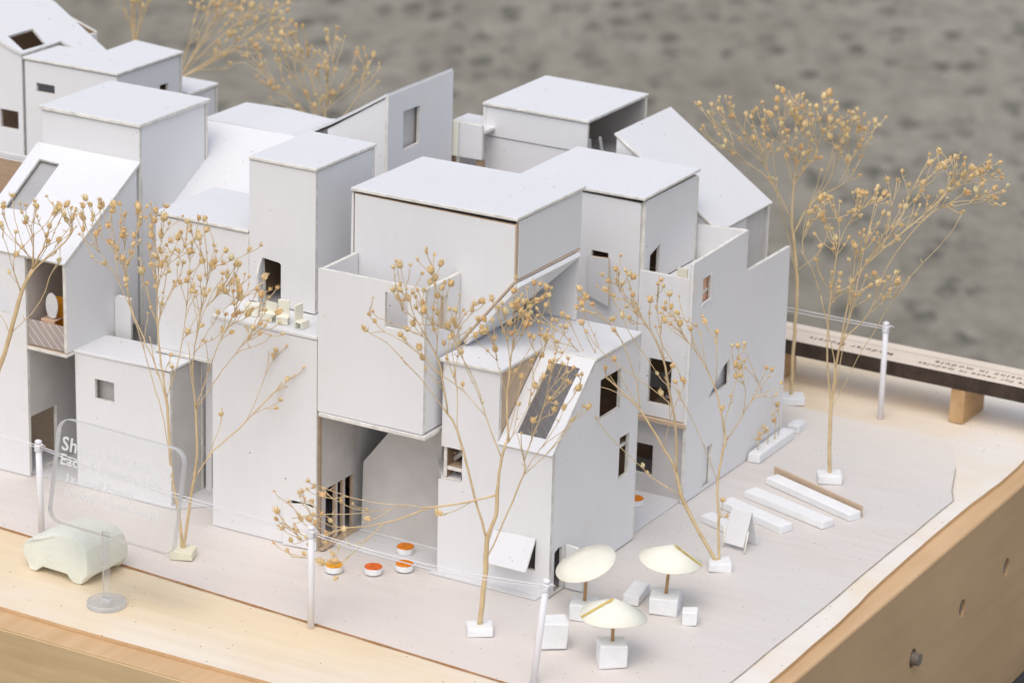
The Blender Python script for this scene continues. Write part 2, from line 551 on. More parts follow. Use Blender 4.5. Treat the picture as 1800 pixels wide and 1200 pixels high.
def lathe(parent, name, c, prof, mats, segs=28, mi=None, smooth=False, wob=0.0):
    """prof: list of (radius, z)"""
    bm = bmesh.new()
    rings = []
    wv = [1 + RJ.uniform(-wob, wob) for _ in range(segs)]
    for r, z in prof:
        rings.append([bm.verts.new((c[0] + r * wv[k] * math.cos(2 * math.pi * k / segs), c[1] + r * wv[k] * math.sin(2 * math.pi * k / segs), c[2] + z)) for k in range(segs)])
    for i, (r0, r1) in enumerate(zip(rings, rings[1:])):
        for k in range(segs):
            f = bm.faces.new([r0[k], r0[(k + 1) % segs], r1[(k + 1) % segs], r1[k]])
            if mi:
                f.material_index = mi[i]
    bm.faces.new(rings[0][::-1])
    f = bm.faces.new(rings[-1])
    if mi:
        f.material_index = mi[-1]
    return from_bm(name, bm, parent, mats, smooth=smooth)

# ------------------------------------------------------------------ ground, table, box, sheets
GZ = -7.6
bm = bmesh.new()
bmesh.ops.create_grid(bm, x_segments=1, y_segments=1, size=400)
bmesh.ops.translate(bm, verts=bm.verts, vec=(0, 0, GZ))
tag(from_bm('ground', bm, None, (STONE,)), kind='structure')

tb = thing('table', 'dark cloth covered table under the plywood box', 'table', (-3, 2, GZ))
block(tb, 'table_top', (-4.0, 2.05, -1.86), (12.6, 8.9, 0.18), mat=DARK, bev=0.02)
for sx in (-9.6, 1.7):
    for sy in (-1.9, 6.0):
        block(tb, 'leg', (sx, sy, (GZ - 1.95) / 2), (0.4, 0.4, -GZ - 1.95), mat=DARK, bev=0.02)

bx = thing('display_box', 'honey coloured plywood box carrying the whole cardboard model', 'plywood box', (-3, 2, -1.76))
BX0, BX1, BY0, BY1, BT = -10.0, 1.985, -2.37, 6.35, 0.02
panel(bx, 'top_board', rect_xy(BX0, BX1 - 0.006, BY0 + 0.006, BY1, -0.036), UP, t=0.09, mats=(PLYT, PLYT, PLYT), bev=0.006)
panel(bx, 'front_board', rect_xz(BX0, BX1, -1.76, -0.046, BY0), FR, t=0.09, mats=(PLYF, PLYF, PLYF), bev=0.012)
dh = []
def circ_yz(y, z, r, x, n=14): return [(x, y + r * math.cos(2 * math.pi * k / n), z + r * 1.25 * math.sin(2 * math.pi * k / n)) for k in range(n)]
HOLES = [(1.905, -0.69), (2.84, -0.65), (3.74, -0.64), (4.6, -0.64)]
panel(bx, 'side_board', rect_yz(BY0 + 0.094, BY1, -1.76, -0.046, BX1), RT, [circ_yz(y, z, 0.062, BX1) for y, z in HOLES], t=0.09, mats=(PLYS, PLYS, PLYS), jit=0)
panel(bx, 'back_board', rect_xz(BX0, BX1, -1.76, -0.135, BY1 - 0.002), BK, t=0.09, mats=(PLYF, PLYF, PLYF), jit=0)
for i, (y, z) in enumerate(HOLES):
    dp = 0.055 if i == 0 else -0.02
    tube(bx, 'dowel', [(1.76, y, z), (1.92, y, z), (BX1 + dp, y, z)], [0.05, 0.05, 0.047], DOWEL, 14, smooth=False)

# the birch sheet on the box: its right and front edges are cut in a lazy wave
def wavy(a, b, n, amp, ax, seed):
    r = random.Random(seed)
    ph = [r.uniform(0, 6.28) for _ in range(4)]
    pts = []
    for i in range(n + 1):
        t = i / n
        p = [a[0] + (b[0] - a[0]) * t, a[1] + (b[1] - a[1]) * t]
        p[ax] += amp * (math.sin(t * 9 + ph[0]) + 0.6 * math.sin(t * 19 + ph[1]) + 0.3 * math.sin(t * 41 + ph[2]))
        pts.append(tuple(p))
    return pts
edge = [(-10.0, -2.14)] + wavy((-8, -2.145), (1.80, -2.15), 60, 0.008, 1, 2) + [(1.86, -2.12)]
EP = [(-2.0, 1.862), (-1.2, 1.868), (-0.38, 1.872), (0.0, 1.872), (0.36, 1.866), (0.72, 1.866), (1.05, 1.854), (1.4, 1.832), (1.72, 1.824), (2.2, 1.816), (2.6, 1.812), (3.25, 1.813), (3.6, 1.826), (3.9, 1.837), (4.2, 1.833), (4.42, 1.822), (5.0, 1.815), (6.0, 1.82)]
for i in range(len(EP) - 1):
    for k in range(6):
        u = k / 6; u2 = u * u * (3 - 2 * u)
        edge.append((EP[i][1] + (EP[i + 1][1] - EP[i][1]) * u2, EP[i][0] + (EP[i + 1][0] - EP[i][0]) * u))
edge += [(1.83, 6.3), (-10.0, 6.3)]
road = panel(None, 'road', [(x, y, -0.004) for x, y in edge], UP, t=0.028, mats=(SHEET, SHEET, PLYT), bev=0, jit=0)
tag(road, kind='structure')
def frontline(x): return -1.062 - (x + 3.956) * 0.0622
pv = [(x, frontline(x)) for x in (-10, -6, -3.956, -2.5, -0.9, 0.4, 1.655)]
pv += wavy((1.664, -1.3), (1.686, 3.28), 40, 0.0045, 0, 5) + [(1.60, 3.46), (1.445, 3.92), (1.20, 4.45), (-10, 4.75)]
pav = panel(None, 'pavement', [(x, y, 0.0) for x, y in pv], UP, t=0.0035, mats=(WASH, WASH, WASH), bev=0, jit=0)
tag(pav, kind='structure')
# burnt engraved line between the raw road strip and the whitewash
def ribbon(name, pts, w, z, mat, parent=None):
    bm = bmesh.new()
    pv_ = None
    P = [Vector((x, y, z)) for x, y in pts]
    for i, p in enumerate(P):
        d = (P[min(i + 1, len(P) - 1)] - P[max(i - 1, 0)]).normalized()
        s = Vector((-d.y, d.x, 0)) * w * (0.5 + 0.12 * math.sin(i * 2.3))
        cur = (bm.verts.new(p - s), bm.verts.new(p + s))
        if pv_:
            bm.faces.new([pv_[0], cur[0], cur[1], pv_[1]])
        pv_ = cur
    return from_bm(name, bm, parent, (mat,))
LINE = plain('burnt_line', (0.46, 0.22, 0.08), 0.8, 0.3, 30)
LINE2 = plain('engraved_grey_line', (0.42, 0.36, 0.31), 0.8, 0.3, 30)
tag(ribbon('kerb_line', [(x, frontline(x)) for x in [-10 + 0.2 * i for i in range(59)]], 0.020, 0.004, LINE), kind='structure')
tag(ribbon('kerb_line', [(x, y) for x, y in pv[6:-2]], 0.0085, 0.004, LINE2), kind='structure')
# white card that the houses were glued down on
fs = panel(None, 'foundation', [(x, y, 0.010) for x, y in [(-1.84, -0.02), (-0.93, -0.02), (-0.93, -0.075), (-0.06, -0.075), (-0.06, 0.01), (-0.03, 3.8), (-6.9, 3.9), (-6.9, -0.10), (-3.12, -0.10), (-2.72, 0.3), (-2.6, 0.3), (-1.84, 0.3)]], UP, t=0.0065, mats=(FOUND, FOUND, FOUND), bev=0, jit=0)
tag(fs, kind='structure')

# plywood strip behind, on two blocks
ps = thing('plywood_strip', 'birch plywood strip with charred edge and upside down lettering', 'wood strip', (0.5, 5.0, 0.28))
panel(ps, 'board', [(-6.5, 4.92, 0.415), (2.4, 4.845, 0.415), (2.4, 5.26, 0.415), (-6.5, 5.33, 0.415)], UP, t=0.125, mats=(STRIPW, STRIPW, CHAR), bev=0.0, jit=0)
def text_mesh(body, size, extrude=0.0, spacing=1.0, bold=0.0):
    cu = bpy.data.curves.new('lettering', 'FONT')
    cu.body = body
    cu.size = size
    cu.extrude = extrude
    cu.offset = bold
    cu.space_character = spacing
    cu.resolution_u = 3
    to = bpy.data.objects.new('lettering', cu)
    COL.objects.link(to)
    dg = bpy.context.evaluated_depsgraph_get()
    me = bpy.data.meshes.new_from_object(to.evaluated_get(dg))
    bpy.data.objects.remove(to)
    return me
for i, (tx, x, y, s) in enumerate((('housing in module', 1.64, 5.035, 0.085), ('made for reuse in modules', 1.72, 4.935, 0.07), ('Modular Models', 0.42, 5.01, 0.085))):
    o = link('lettering', text_mesh(tx, s, 0.0, 1.35, 0.0015), ps, (INK,))
    o.rotation_euler = (0, 0, math.pi - 0.008)
    o.location = Vector((x, y + 0.03, 0.4165)) - Vector(ps.location)
bm = bmesh.new()
for x0, x1, dy in ((-0.8, 2.3, 0),):
    vs = [bm.verts.new(v) for v in ((x0, 5.145, 0.4168), (x1, 5.12, 0.4168), (x1, 5.127, 0.4168), (x0, 5.152, 0.4168))]
    bm.faces.new(vs)
from_bm('engraved_line', bm, ps, (LINE2,))
for x in (-0.62, 1.06):
    block(None, 'wood_block', (x, 5.08, 0.142), (0.125, 0.44, 0.286), mat=BLOCKW, bev=0.006)
for o in [o for o in bpy.data.objects if o.name.startswith('wood_block')]:
    pos = o.data.vertices[0].co.x
    tag(o, 'pine block under the plywood strip, ' + ("beside the right hand white post" if pos > 0.5 else "behind the farthest sprig at the wall end"), 'wood block', 'blocks carrying the plywood strip')

# ------------------------------------------------------------------ houses
HG = 'white cardboard model houses'
def house(name, label, loc): return thing(name, label, 'model house', loc, HG)

# front right: corner house with the skylight
h = house('corner_house', 'corner house with sloped skylight roof and an open top-hung flap by the parasols', (-0.45, 0.6, 0))
panel(h, 'wall', [(-0.905, 0, 0.01), (0, 0, 0.01), (0, 0, 1.06), (-0.432, 0, 1.06), (-0.432, 0, 1.575), (-0.885, 0, 1.575), (-0.885, 0, 0.955), (-0.715, 0, 0.955), (-0.715, 0, 0.715), (-0.905, 0, 0.70)], FR,
      [rect_xz(-0.43, -0.112, 0.19, 0.425, 0)])
side_holes = [rect_yz(0.668, 0.978, 1.12, 1.418, 0), rect_yz(0.997, 1.146, 0.563, 0.88, 0), [(0, 0.07, 0.012), (0, 0.205, 0.012), (0, 0.19, 0.335), (0, 0.128, 0.345), (0, 0.07, 0.325)]]
panel(h, 'wall', [(0, 0.03, 0.01), (0, 1.28, 0.01), (0, 1.25, 1.575), (0, 0.56, 1.575), (0, 0.03, 1.105)], RT, side_holes, mats=(WHITE, TAN, EDGE))
panel(h, 'wall', rect_xz(-0.88, 0, 0.01, 1.575, 1.28), BK)
panel(h, 'wall', rect_yz(0.03, 1.25, 0.715, 1.575, -0.885), LF)
panel(h, 'wall', rect_yz(0.33, 1.25, 0.01, 0.71, -0.885), LF)
panel(h, 'cheek', [(-0.432, 0.03, 1.10), (-0.432, 0.03, 1.575), (-0.432, 0.565, 1.575)], RT, mats=(TAN, CARD, EDGE))
panel(h, 'roof', [(-0.905, -0.018, 1.606), (-0.420, -0.018, 1.606), (-0.420, 0.574, 1.606), (0.012, 0.574, 1.606), (0.012, 1.262, 1.606), (-0.905, 1.262, 1.606)], UP, mats=(ROOFW, CARD, EDGE), t=0.024)
sl = lambda x, y, dz=0.0: (x, y, 1.075 + (y + 0.02) * 0.8820 + dz)
sk = panel(h, 'skylight', [sl(-0.425, -0.02), sl(0.006, -0.02), sl(0.006, 0.572), sl(-0.425, 0.572)], (0, -0.6, 0.8), [[sl(-0.322, 0.066), sl(-0.095, 0.066), sl(-0.080, 0.505), sl(-0.322, 0.505)]], mats=(ROOFW, CARD, EDGE))
panel(sk, 'pane', [sl(-0.335, 0.05, -0.008), sl(-0.07, 0.05, -0.008), sl(-0.07, 0.515, -0.008), sl(-0.335, 0.515, -0.008)], (0, -0.6, 0.8), mats=(PANE, PANE, PANE), t=0.006, bev=0)
panel(h, 'floor', rect_xy(-0.87, -0.03, 0.034, 1.245, 0.80), UP, mats=(TAN, GREYW, EDGE))
panel(h, 'flap', [(-0.440, -0.012, 0.430), (-0.105, -0.012, 0.440), (-0.100, -0.165, 0.236), (-0.452, -0.150, 0.226)], (0, -0.8, 0.5), mats=(ROOFW, WHITE, EDGE), t=0.016)
panel(h, 'door', [(0.010, 0.212, 0.012), (0.152, 0.215, 0.012), (0.150, 0.215, 0.30), (0.10, 0.213, 0.335), (0.010, 0.212, 0.345)], FR, mats=(WHITE, WHITE, EDGE), t=0.018)
# little balcony shelf and stair in the notch of the left corner
panel(h, 'shelf', [(-1.10, 0.30, 0.712), (-0.90, 0.30, 0.712), (-0.735, 0.03, 0.712), (-0.90, 0.03, 0.712)], UP, mats=(WHITE, WHITE, EDGE), t=0.022)
st = panel(h, 'stair', [(-0.90, 0.16, 0.84), (-0.87, 0.12, 0.81), (-0.73, 0.10, 0.94), (-0.76, 0.15, 0.97)], (0.2, -0.8, 0.3), mats=(GREYW, GREYW, EDGE), t=0.03)
for k in range(4):
    f = (k + 0.5) / 4
    block(st, 'step', (-0.885 + 0.14 * f, 0.122 - 0.012 * f, 0.835 + 0.125 * f), (0.024, 0.045, 0.012), mat=CARD, bev=0)
panel(h, 'railing', [(-0.95, 0.17, 0.80), (-0.735, 0.09, 0.785), (-0.735, 0.09, 0.755), (-0.95, 0.17, 0.772)], FR, mats=(WHITE, WHITE, EDGE), t=0.012)
for k in range(3):
    block(h, 'railing_post', (-0.93 + 0.075 * k, 0.165 - 0.028 * k, 0.742), (0.012, 0.012, 0.06), mat=WHITE, bev=0)
panel(h, 'inner_wall', rect_xz(-1.06, -0.74, 0.715, 0.96, 0.36), FR, mats=(CARD, CARD, CARD))

# behind it: tall box house with the cantilevered terrace box
h = house('box_house', 'tall box house with sagging flat roof, slanted underside and a windowed terrace box in front', (-1.2, 0.7, 0))
panel(h, 'wall', [(-1.812, 0.30, 1.09), (-0.955, 0.30, 1.60), (-0.508, 0.30, 2.150), (-0.508, 0.30, 2.552), (-1.812, 0.30, 2.564)], FR, mats=(WHITE, CARD, TAN))
panel(h, 'corner_strip', rect_yz(0.305, 0.335, 2.150, 2.56, -0.502), RT, mats=(TAN, CARD, TAN), t=0.012, bev=0)
panel(h, 'corner_strip', rect_xz(-1.84, -1.822, 2.10, 2.565, 0.304), FR, mats=(WHITE, CARD, EDGE), t=0.03, bev=0)
panel(h, 'wall', rect_yz(0.336, 1.245, 2.152, 2.575, -0.500), RT)
panel(h, 'wall', rect_yz(0.334, 1.22, 1.09, 2.56, -1.83), LF)
panel(h, 'wall', [(-1.83, 1.25, 1.09), (-0.955, 1.25, 1.60), (-0.51, 1.25, 2.152), (-0.51, 1.25, 2.56), (-1.83, 1.25, 2.56)], BK, mats=(WHITE, WHITE, EDGE))
panel(h, 'sloping_panel', [(-0.495, 0.290, 2.140), (-0.955, 0.290, 1.578), (-0.955, 0.70, 1.578), (-0.495, 1.235, 2.140)], (0.78, 0, -0.62), mats=(WHITE, WHITE, TAN), t=0.016)
panel(h, 'sloping_panel', [(-0.464, 0.284, 2.114), (-0.868, 0.284, 1.620), (-0.868, 0.62, 1.620), (-0.470, 1.205, 2.106)], (0.78, 0, -0.62), mats=(WHITE, WHITE, WHITE), t=0.036)
panel(h, 'inner_wall', [(-0.95, 1.205, 1.612), (-0.506, 1.205, 1.612), (-0.506, 1.205, 2.09), (-0.56, 1.205, 2.09)], FR, mats=(WHITE, CARD, EDGE))
panel(h, 'roof', [(-1.842, 0.285, 2.604), (-1.35, 0.283, 2.606), (-0.85, 0.288, 2.60), (-0.494, 0.292, 2.608), (-0.480, 1.262, 2.606), (-1.03, 1.272, 2.604), (-1.842, 1.268, 2.602)], UP, mats=(ROOFW, CARD, EDGE), t=0.024)
tr = panel(h, 'terrace_wall', rect_xz(-1.800, -0.934, 1.080, 2.140, -0.182), FR, [rect_xz(-1.252, -1.068, 1.810, 2.068, -0.182)], mats=(WHITE, WHITE, EDGE))
panel(h, 'terrace_wall', rect_yz(-0.150, 0.288, 1.092, 2.138, -0.932), RT, [rect_yz(-0.02, 0.13, 1.79, 2.03, -0.932)], mats=(WHITE, TAN, EDGE))
panel(h, 'terrace_wall', rect_yz(-0.150, 0.288, 1.092, 2.134, -1.798), LF, mats=(WHITE, WHITE, EDGE))
panel(h, 'terrace_floor', rect_xy(-1.770, -0.962, -0.150, 0.296, 1.36), UP, mats=(WHITE, WHITE, EDGE))
panel(h, 'terrace_base', rect_xy(-1.792, -0.910, -0.190, 0.330, 1.074), UP, mats=(WHITE, GREYW, EDGE), t=0.03)
panel(h, 'window_post', rect_xz(-0.952, -0.936, 1.79, 2.03, 0.06), FR, mats=(TAN, TAN, TAN), t=0.016, bev=0)
panel(h, 'ground_wall', [(-1.735, 0.31, 0.02), (-0.90, 0.31, 0.02), (-0.90, 0.31, 0.70), (-1.062, 0.31, 0.705), (-1.062, 0.31, 1.04), (-1.345, 0.31, 1.04), (-1.722, 0.31, 0.548)], FR, mats=(GREYW, CARD, EDGE))
panel(h, 'skirting', rect_xz(-1.74, -0.92, 0.012, 0.026, 0.302), FR, mats=(WHITE, WHITE, EDGE), t=0.006, bev=0)
panel(h, 'ground_wall', rect_xz(-1.76, -0.92, 0.01, 1.04, 1.2), FR, mats=(CARD, CARD, CARD))
panel(h, 'ground_wall', rect_yz(0.36, 1.17, 0.01, 1.06, -0.915), LF, mats=(CARD, CARD, CARD))

# tower house with terrace of cream chairs
h = house('tower_house', 'slim white tower house on a blank block with cream chairs on its terrace', (-2.3, 0.3, 0))
panel(h, 'wall', rect_xz(-2.700, -1.806, 0.006, 1.600, -0.182), FR, [rect_xz(-2.02, -1.83, 0.02, 0.355, -0.182)])
panel(h, 'wall', rect_yz(-0.150, 0.345, 0.006, 1.600, -1.800), RT, [rect_yz(-0.07, 0.065, 0.02, 0.448, -1.80), rect_yz(0.088, 0.165, 0.02, 0.448, -1.80), rect_yz(0.188, 0.295, 0.02, 0.448, -1.80)], mats=(GREYW, TAN, TAN))
panel(h, 'door_jamb', rect_yz(-0.162, -0.148, 0.006, 1.04, -1.786), RT, mats=(CARD, CARD, CARD), t=0.012, bev=0)
panel(h, 'doorstep', rect_xy(-1.795, -1.755, -0.16, 0.30, 0.028), UP, mats=(TAN, TAN, TAN), t=0.016, bev=0)
panel(h, 'inner_wall', rect_yz(-0.05, 0.33, 0.01, 0.9, -2.05), RT, mats=(CARD, CARD, CARD))
panel(h, 'wall', rect_yz(-0.150, 1.0, 0.006, 1.600, -2.697), LF)
panel(h, 'wall', rect_xz(-2.697, -1.80, 0.006, 1.60, 1.02), BK)
panel(h, 'wall', rect_yz(0.35, 0.99, 0.006, 1.60, -1.803), RT)
panel(h, 'terrace_slab', rect_xy(-2.700, -1.806, -0.190, 1.02, 1.632), UP, mats=(ROOFW, CARD, WHITE), t=0.026)
panel(h, 'door', [(-2.075, -0.21, 0.006), (-1.83, -0.185, 0.006), (-1.83, -0.185, 0.33), (-1.90, -0.19, 0.352), (-2.075, -0.21, 0.328)], FR, mats=(WHITE, WHITE, EDGE), t=0.014)
tw = panel(h, 'tower_wall', rect_xz(-2.636, -2.077, 1.644, 2.690, 0.2), FR, [[(-2.505, 0.2, 1.650), (-2.366, 0.2, 1.650), (-2.366, 0.2, 1.958), (-2.380, 0.2, 1.970), (-2.528, 0.2, 1.985)]])
panel(h, 'tower_wall', rect_yz(0.232, 0.96, 1.644, 2.690, -2.080), RT)
panel(h, 'tower_wall', rect_yz(0.232, 0.96, 1.644, 2.690, -2.633), LF)
panel(h, 'tower_wall', rect_xz(-2.636, -2.077, 1.644, 2.690, 0.985), BK)
panel(h, 'tower_roof', rect_xy(-2.640, -2.066, 0.190, 1.000, 2.722), UP, mats=(ROOFW, CARD, EDGE), t=0.024)
panel(h, 'tower_door', [(-2.520, 0.196, 1.640), (-2.455, 0.04, 1.640), (-2.455, 0.04, 1.925), (-2.478, 0.09, 1.965), (-2.520, 0.196, 1.99)], RT, mats=(WHITE, WHITE, EDGE), t=0.012)
panel(h, 'side_wall', rect_xz(-3.462, -2.640, 1.120, 2.140, 0.196), FR, mats=(WHITE, CARD, EDGE))
panel(h, 'side_wall', rect_yz(0.228, 0.93, 1.120, 2.140, -3.458), LF)
panel(h, 'side_wall', rect_xz(-3.462, -2.640, 1.120, 2.140, 0.96), BK)
panel(h, 'side_floor', rect_xy(-3.466, -2.705, 0.18, 0.96, 1.116), UP, mats=(ROOFW, GREYW, EDGE))
panel(h, 'side_roof', rect_xy(-3.470, -2.642, 0.186, 0.965, 2.168), UP, mats=(ROOFW, CARD, EDGE), t=0.022)
panel(h, 'back_wall', rect_xz(-3.14, -2.704, 0.01, 1.085, 0.36), FR, [rect_xz(-3.09, -2.99, 0.02, 0.32, 0.36)], mats=(WHITE, CARD, EDGE))
panel(h, 'back_wall', rect_xz(-3.14, -2.72, 0.01, 1.085, 0.9), FR, mats=(CARD, CARD, CARD))
panel(h, 'doorstep', rect_xy(-2.90, -2.71, 0.26, 0.34, 0.026), UP, mats=(TAN, TAN, TAN), t=0.014, bev=0)

# low block with one window
h = house('low_house', 'low plain block with one small square window behind the clear sign', (-3.6, 0.1, 0))
panel(h, 'wall', rect_xz(-4.020, -3.160, 0.008, 1.050, -0.062), FR, [rect_xz(-3.842, -3.666, 0.716, 0.874, -0.062)], mats=(WHITE, GREYW, EDGE))
panel(h, 'inner_wall', rect_xz(-3.95, -3.55, 0.6, 1.0, 0.02), FR, mats=(GREYW, GREYW, EDGE), t=0.01)
panel(h, 'wall', rect_yz(-0.032, 0.33, 0.008, 1.050, -3.163), RT, mats=(GREYW, CARD, EDGE))
panel(h, 'wall', rect_yz(-0.032, 0.33, 0.008, 1.050, -4.017), LF, mats=(GREYW, CARD, EDGE))
panel(h, 'wall', rect_xz(-4.020, -3.16, 0.008, 1.050, 0.36), BK, mats=(WHITE, GREYW, EDGE))
panel(h, 'roof', [(-4.030, -0.072, 1.062), (-3.60, -0.074, 1.080), (-3.148, -0.072, 1.086), (-3.148, 0.335, 1.086), (-3.60, 0.335, 1.082), (-4.030, 0.335, 1.066)], UP, mats=(ROOFW, CARD, WHITE), t=0.022)

# gable house at the left edge
h = house('gable_house', 'steep roofed house with an open balcony bay and a long slot in its roof', (-4.5, 0.3, 0))
panel(h, 'wall', rect_xz(-5.6, -4.395, 0.006, 1.752, -0.16), FR, [rect_xz(-4.80, -4.532, 1.275, 1.44, -0.16)], mats=(WHITE, GREYW, EDGE))
panel(h, 'wall', rect_yz(-0.130, 0.74, 0.006, 1.70, -4.400), RT, [[(-4.4, -0.125, 0.02), (-4.4, 0.19, 0.02), (-4.4, 0.19, 0.475), (-4.4, -0.125, 0.475)]], mats=(GREYW, CARD, EDGE))  # wall below the bay, its shadow put in as grey card
panel(h, 'inner_wall', rect_xz(-5.0, -4.44, 0.01, 0.7, 0.35), FR, mats=(TAN, TAN, TAN))
panel(h, 'back_wall', rect_xz(-4.40, -4.03, 0.006, 1.04, 0.62), FR, mats=(GREYW, CARD, EDGE))
bay = panel(h, 'bay_wall', [(-4.023, -0.155, 1.055), (-4.023, 0.740, 1.055), (-4.023, 0.740, 2.262), (-4.023, -0.155, 1.735)], RT, mats=(WHITE, TAN, EDGE))
panel(h, 'bay_floor', rect_xy(-4.395, -4.022, -0.165, 0.62, 1.054), UP, mats=(TAN, GREYW, EDGE), t=0.026)
panel(h, 'bay_back', [(-4.39, 0.36, 1.06), (-4.06, 0.36, 1.06), (-4.06, 0.36, 1.98), (-4.39, 0.36, 1.98)], FR, mats=(TAN, TAN, TAN))
panel(h, 'rail_panel', rect_xz(-4.388, -4.055, 1.062, 1.26, -0.14), FR, mats=(NET, NET, NET), t=0.006, bev=0)
gs = lambda x, y: (x, y, 1.765 + (y + 0.17) * 0.5850)
panel(h, 'roof', [gs(-4.012, -0.178), gs(-4.012, 0.77), gs(-4.98, 0.77), gs(-4.955, 0.28), gs(-5.6, 0.275), gs(-5.6, -0.178)], (0, -0.5, 0.86), [[gs(-4.835, 0.175), gs(-4.640, 0.18), gs(-4.658, 0.622), gs(-4.856, 0.632)]], mats=(ROOFW, TAN, EDGE), t=0.02)
panel(h, 'roof_tray', [gs(-4.88, 0.12)[:2] + (1.885,), gs(-4.60, 0.12)[:2] + (1.885,), (-4.60, 0.67, 2.207), (-4.88, 0.67, 2.207)], (0, -0.5, 0.86), mats=(SLOTSHADE, SLOTSHADE, SLOTSHADE), t=0.012, bev=0)
panel(h, 'loft_wall', [(-5.6, 0.30, 1.50), (-4.97, 0.30, 1.50), (-4.97, 0.62, 2.19), (-5.6, 0.62, 2.19)], FR, mats=(CARD, TAN, EDGE))
panel(h, 'loft_parapet', rect_xz(-5.6, -5.0, 1.8, 2.20, 0.72), FR, mats=(ROOFW, TAN, EDGE))
panel(h, 'annex_wall', [(-4.018, 0.43, 0.006), (-3.868, 0.43, 0.006), (-3.868, 0.43, 1.352), (-3.995, 0.43, 1.362), (-4.018, 0.43, 1.33)], FR)

# flat roofed box behind the gable
h = house('flat_roof_house', 'big flat roofed box rising behind the steep roof', (-4.5, 1.2, 0))
shell(h, -4.935, -4.022, 0.775, 1.665, 0.006, 2.575, over=0.018)

# far left pair
h = house('dark_window_house', 'far left house with broad slanted roof, dark square window and dark roof hatch', (-6.6, 2.6, 0))
ur = lambda x, y: (x, y, 2.605 - (x + 6.081) * 0.331)
panel(h, 'wall', [(-7.6, 2.0, 0.006), (-6.085, 2.0, 0.006), (-6.085, 2.0, 2.585), (-7.6, 2.0, 3.086)], FR, [rect_xz(-6.318, -6.133, 1.945, 2.102, 2.0)], mats=(WHITE, CARD, EDGE))
panel(h, 'wall', rect_yz(2.03, 3.0, 0.006, 2.57, -6.09), RT)
panel(h, 'wall', [(-7.6, 3.02, 0.006), (-6.09, 3.02, 0.006), (-6.09, 3.02, 2.58), (-7.6, 3.02, 3.08)], BK)
panel(h, 'roof', [ur(-7.65, 1.985), ur(-6.07, 1.985), ur(-6.07, 2.50), ur(-5.66, 2.52), ur(-5.66, 2.68), ur(-5.80, 2.76), ur(-6.55, 3.05), ur(-7.65, 3.05)], (0.3, 0, 0.95), [[ur(-6.319, 2.121), ur(-6.102, 2.043), ur(-6.092, 2.328), ur(-6.315, 2.445)]], mats=(ROOFW, CARD, EDGE), t=0.022)
h = house('corner_roof_house', 'low flat house with an L shaped roof beside the dark roof hatch', (-5.6, 2.5, 0))
panel(h, 'wall', rect_xz(-6.06, -5.135, 0.006, 2.545, 2.0), FR, [rect_xz(-5.945, -5.76, 2.30, 2.375, 2.0)], mats=(WHITE, WHITE, EDGE))
panel(h, 'wall', rect_yz(2.03, 2.86, 0.006, 2.545, -5.138), RT, [rect_yz(2.58, 2.70, 2.28, 2.35, -5.138)], mats=(WHITE, WHITE, EDGE))
panel(h, 'wall', rect_xz(-5.66, -5.138, 0.006, 2.545, 2.90), BK)
panel(h, 'wall', rect_yz(2.44, 2.86, 0.006, 2.545, -5.65), LF)
panel(h, 'roof', [(-6.07, 1.985, 2.576), (-5.122, 1.985, 2.576), (-5.112, 2.89, 2.576), (-5.66, 2.97, 2.576), (-5.64, 2.46, 2.576), (-6.06, 2.46, 2.576)], UP, mats=(ROOFW, CARD, EDGE), t=0.022)
h = house('small_box_house', 'small low white box peeping out at the far back', (-5.3, 3.3, 0))
shell(h, -5.72, -5.135, 3.0, 3.40, 0.006, 2.165, over=0.008)

# butterfly roof
h = house('butterfly_roof_house', 'house whose card roof curls up to a high wall with one window', (-3.4, 2.4, 0))
RFX = [(-4.30, 2.335), (-3.9, 2.345), (-3.5, 2.325), (-3.36, 2.345), (-3.24, 2.43), (-3.1, 2.500), (-2.85, 2.645), (-2.595, 2.800)]
bm = bmesh.new()
prevq = None
for x, z in RFX:
    f = 0 if x < -3.3 else 0.35 * min(1, (x + 3.3) / 0.3)
    y0, y1 = 1.985, 2.60 + f
    q = [bm.verts.new(v) for v in ((x, y0, z), (x, y1, z), (x, y1, z - 0.024), (x, y0, z - 0.024))]
    if prevq:
        for a, b in ((0, 1), (1, 2), (2, 3), (3, 0)):
            bm.faces.new([prevq[a], q[a], q[b], prevq[b]]).material_index = 0
    else:
        bm.faces.new(q)
    prevq = q
bm.faces.new(prevq[::-1])
from_bm('roof', bm, h, (ROOFW, EDGE), bev=0)
panel(h, 'wall', [(-3.14, 2.0, 0.006), (-2.60, 2.0, 0.006), (-2.60, 2.0, 2.762), (-3.14, 2.0, 2.432)], FR)
panel(h, 'inner_wall', [(-3.30, 2.12, 1.9), (-2.62, 2.12, 1.9), (-2.62, 2.12, 2.70), (-3.30, 2.12, 2.36)], FR, mats=(WHITE, GREYW, EDGE))
panel(h, 'inner_wall', rect_yz(2.16, 2.9, 1.9, 2.70, -2.64), RT, mats=(GREYW, TAN, EDGE))
panel(h, 'wall', rect_yz(1.99, 2.955, 0.006, 2.782, -2.588), RT, [[(-2.588, 2.212, 2.302), (-2.588, 2.452, 2.308), (-2.588, 2.458, 2.606), (-2.588, 2.212, 2.612)]], mats=(WHITE, TAN, EDGE))
panel(h, 'wall', rect_xz(-4.28, -2.62, 0.006, 2.30, 2.58), BK)
panel(h, 'lower_roof', [(-4.30, 1.06, 1.80), (-3.02, 1.06, 1.80), (-3.10, 1.995, 2.335), (-4.26, 1.995, 2.335)], (0, -0.5, 0.86), mats=(ROOFW, CARD, EDGE))
panel(h, 'wall', rect_xz(-4.30, -3.02, 0.006, 1.775, 1.075), FR)

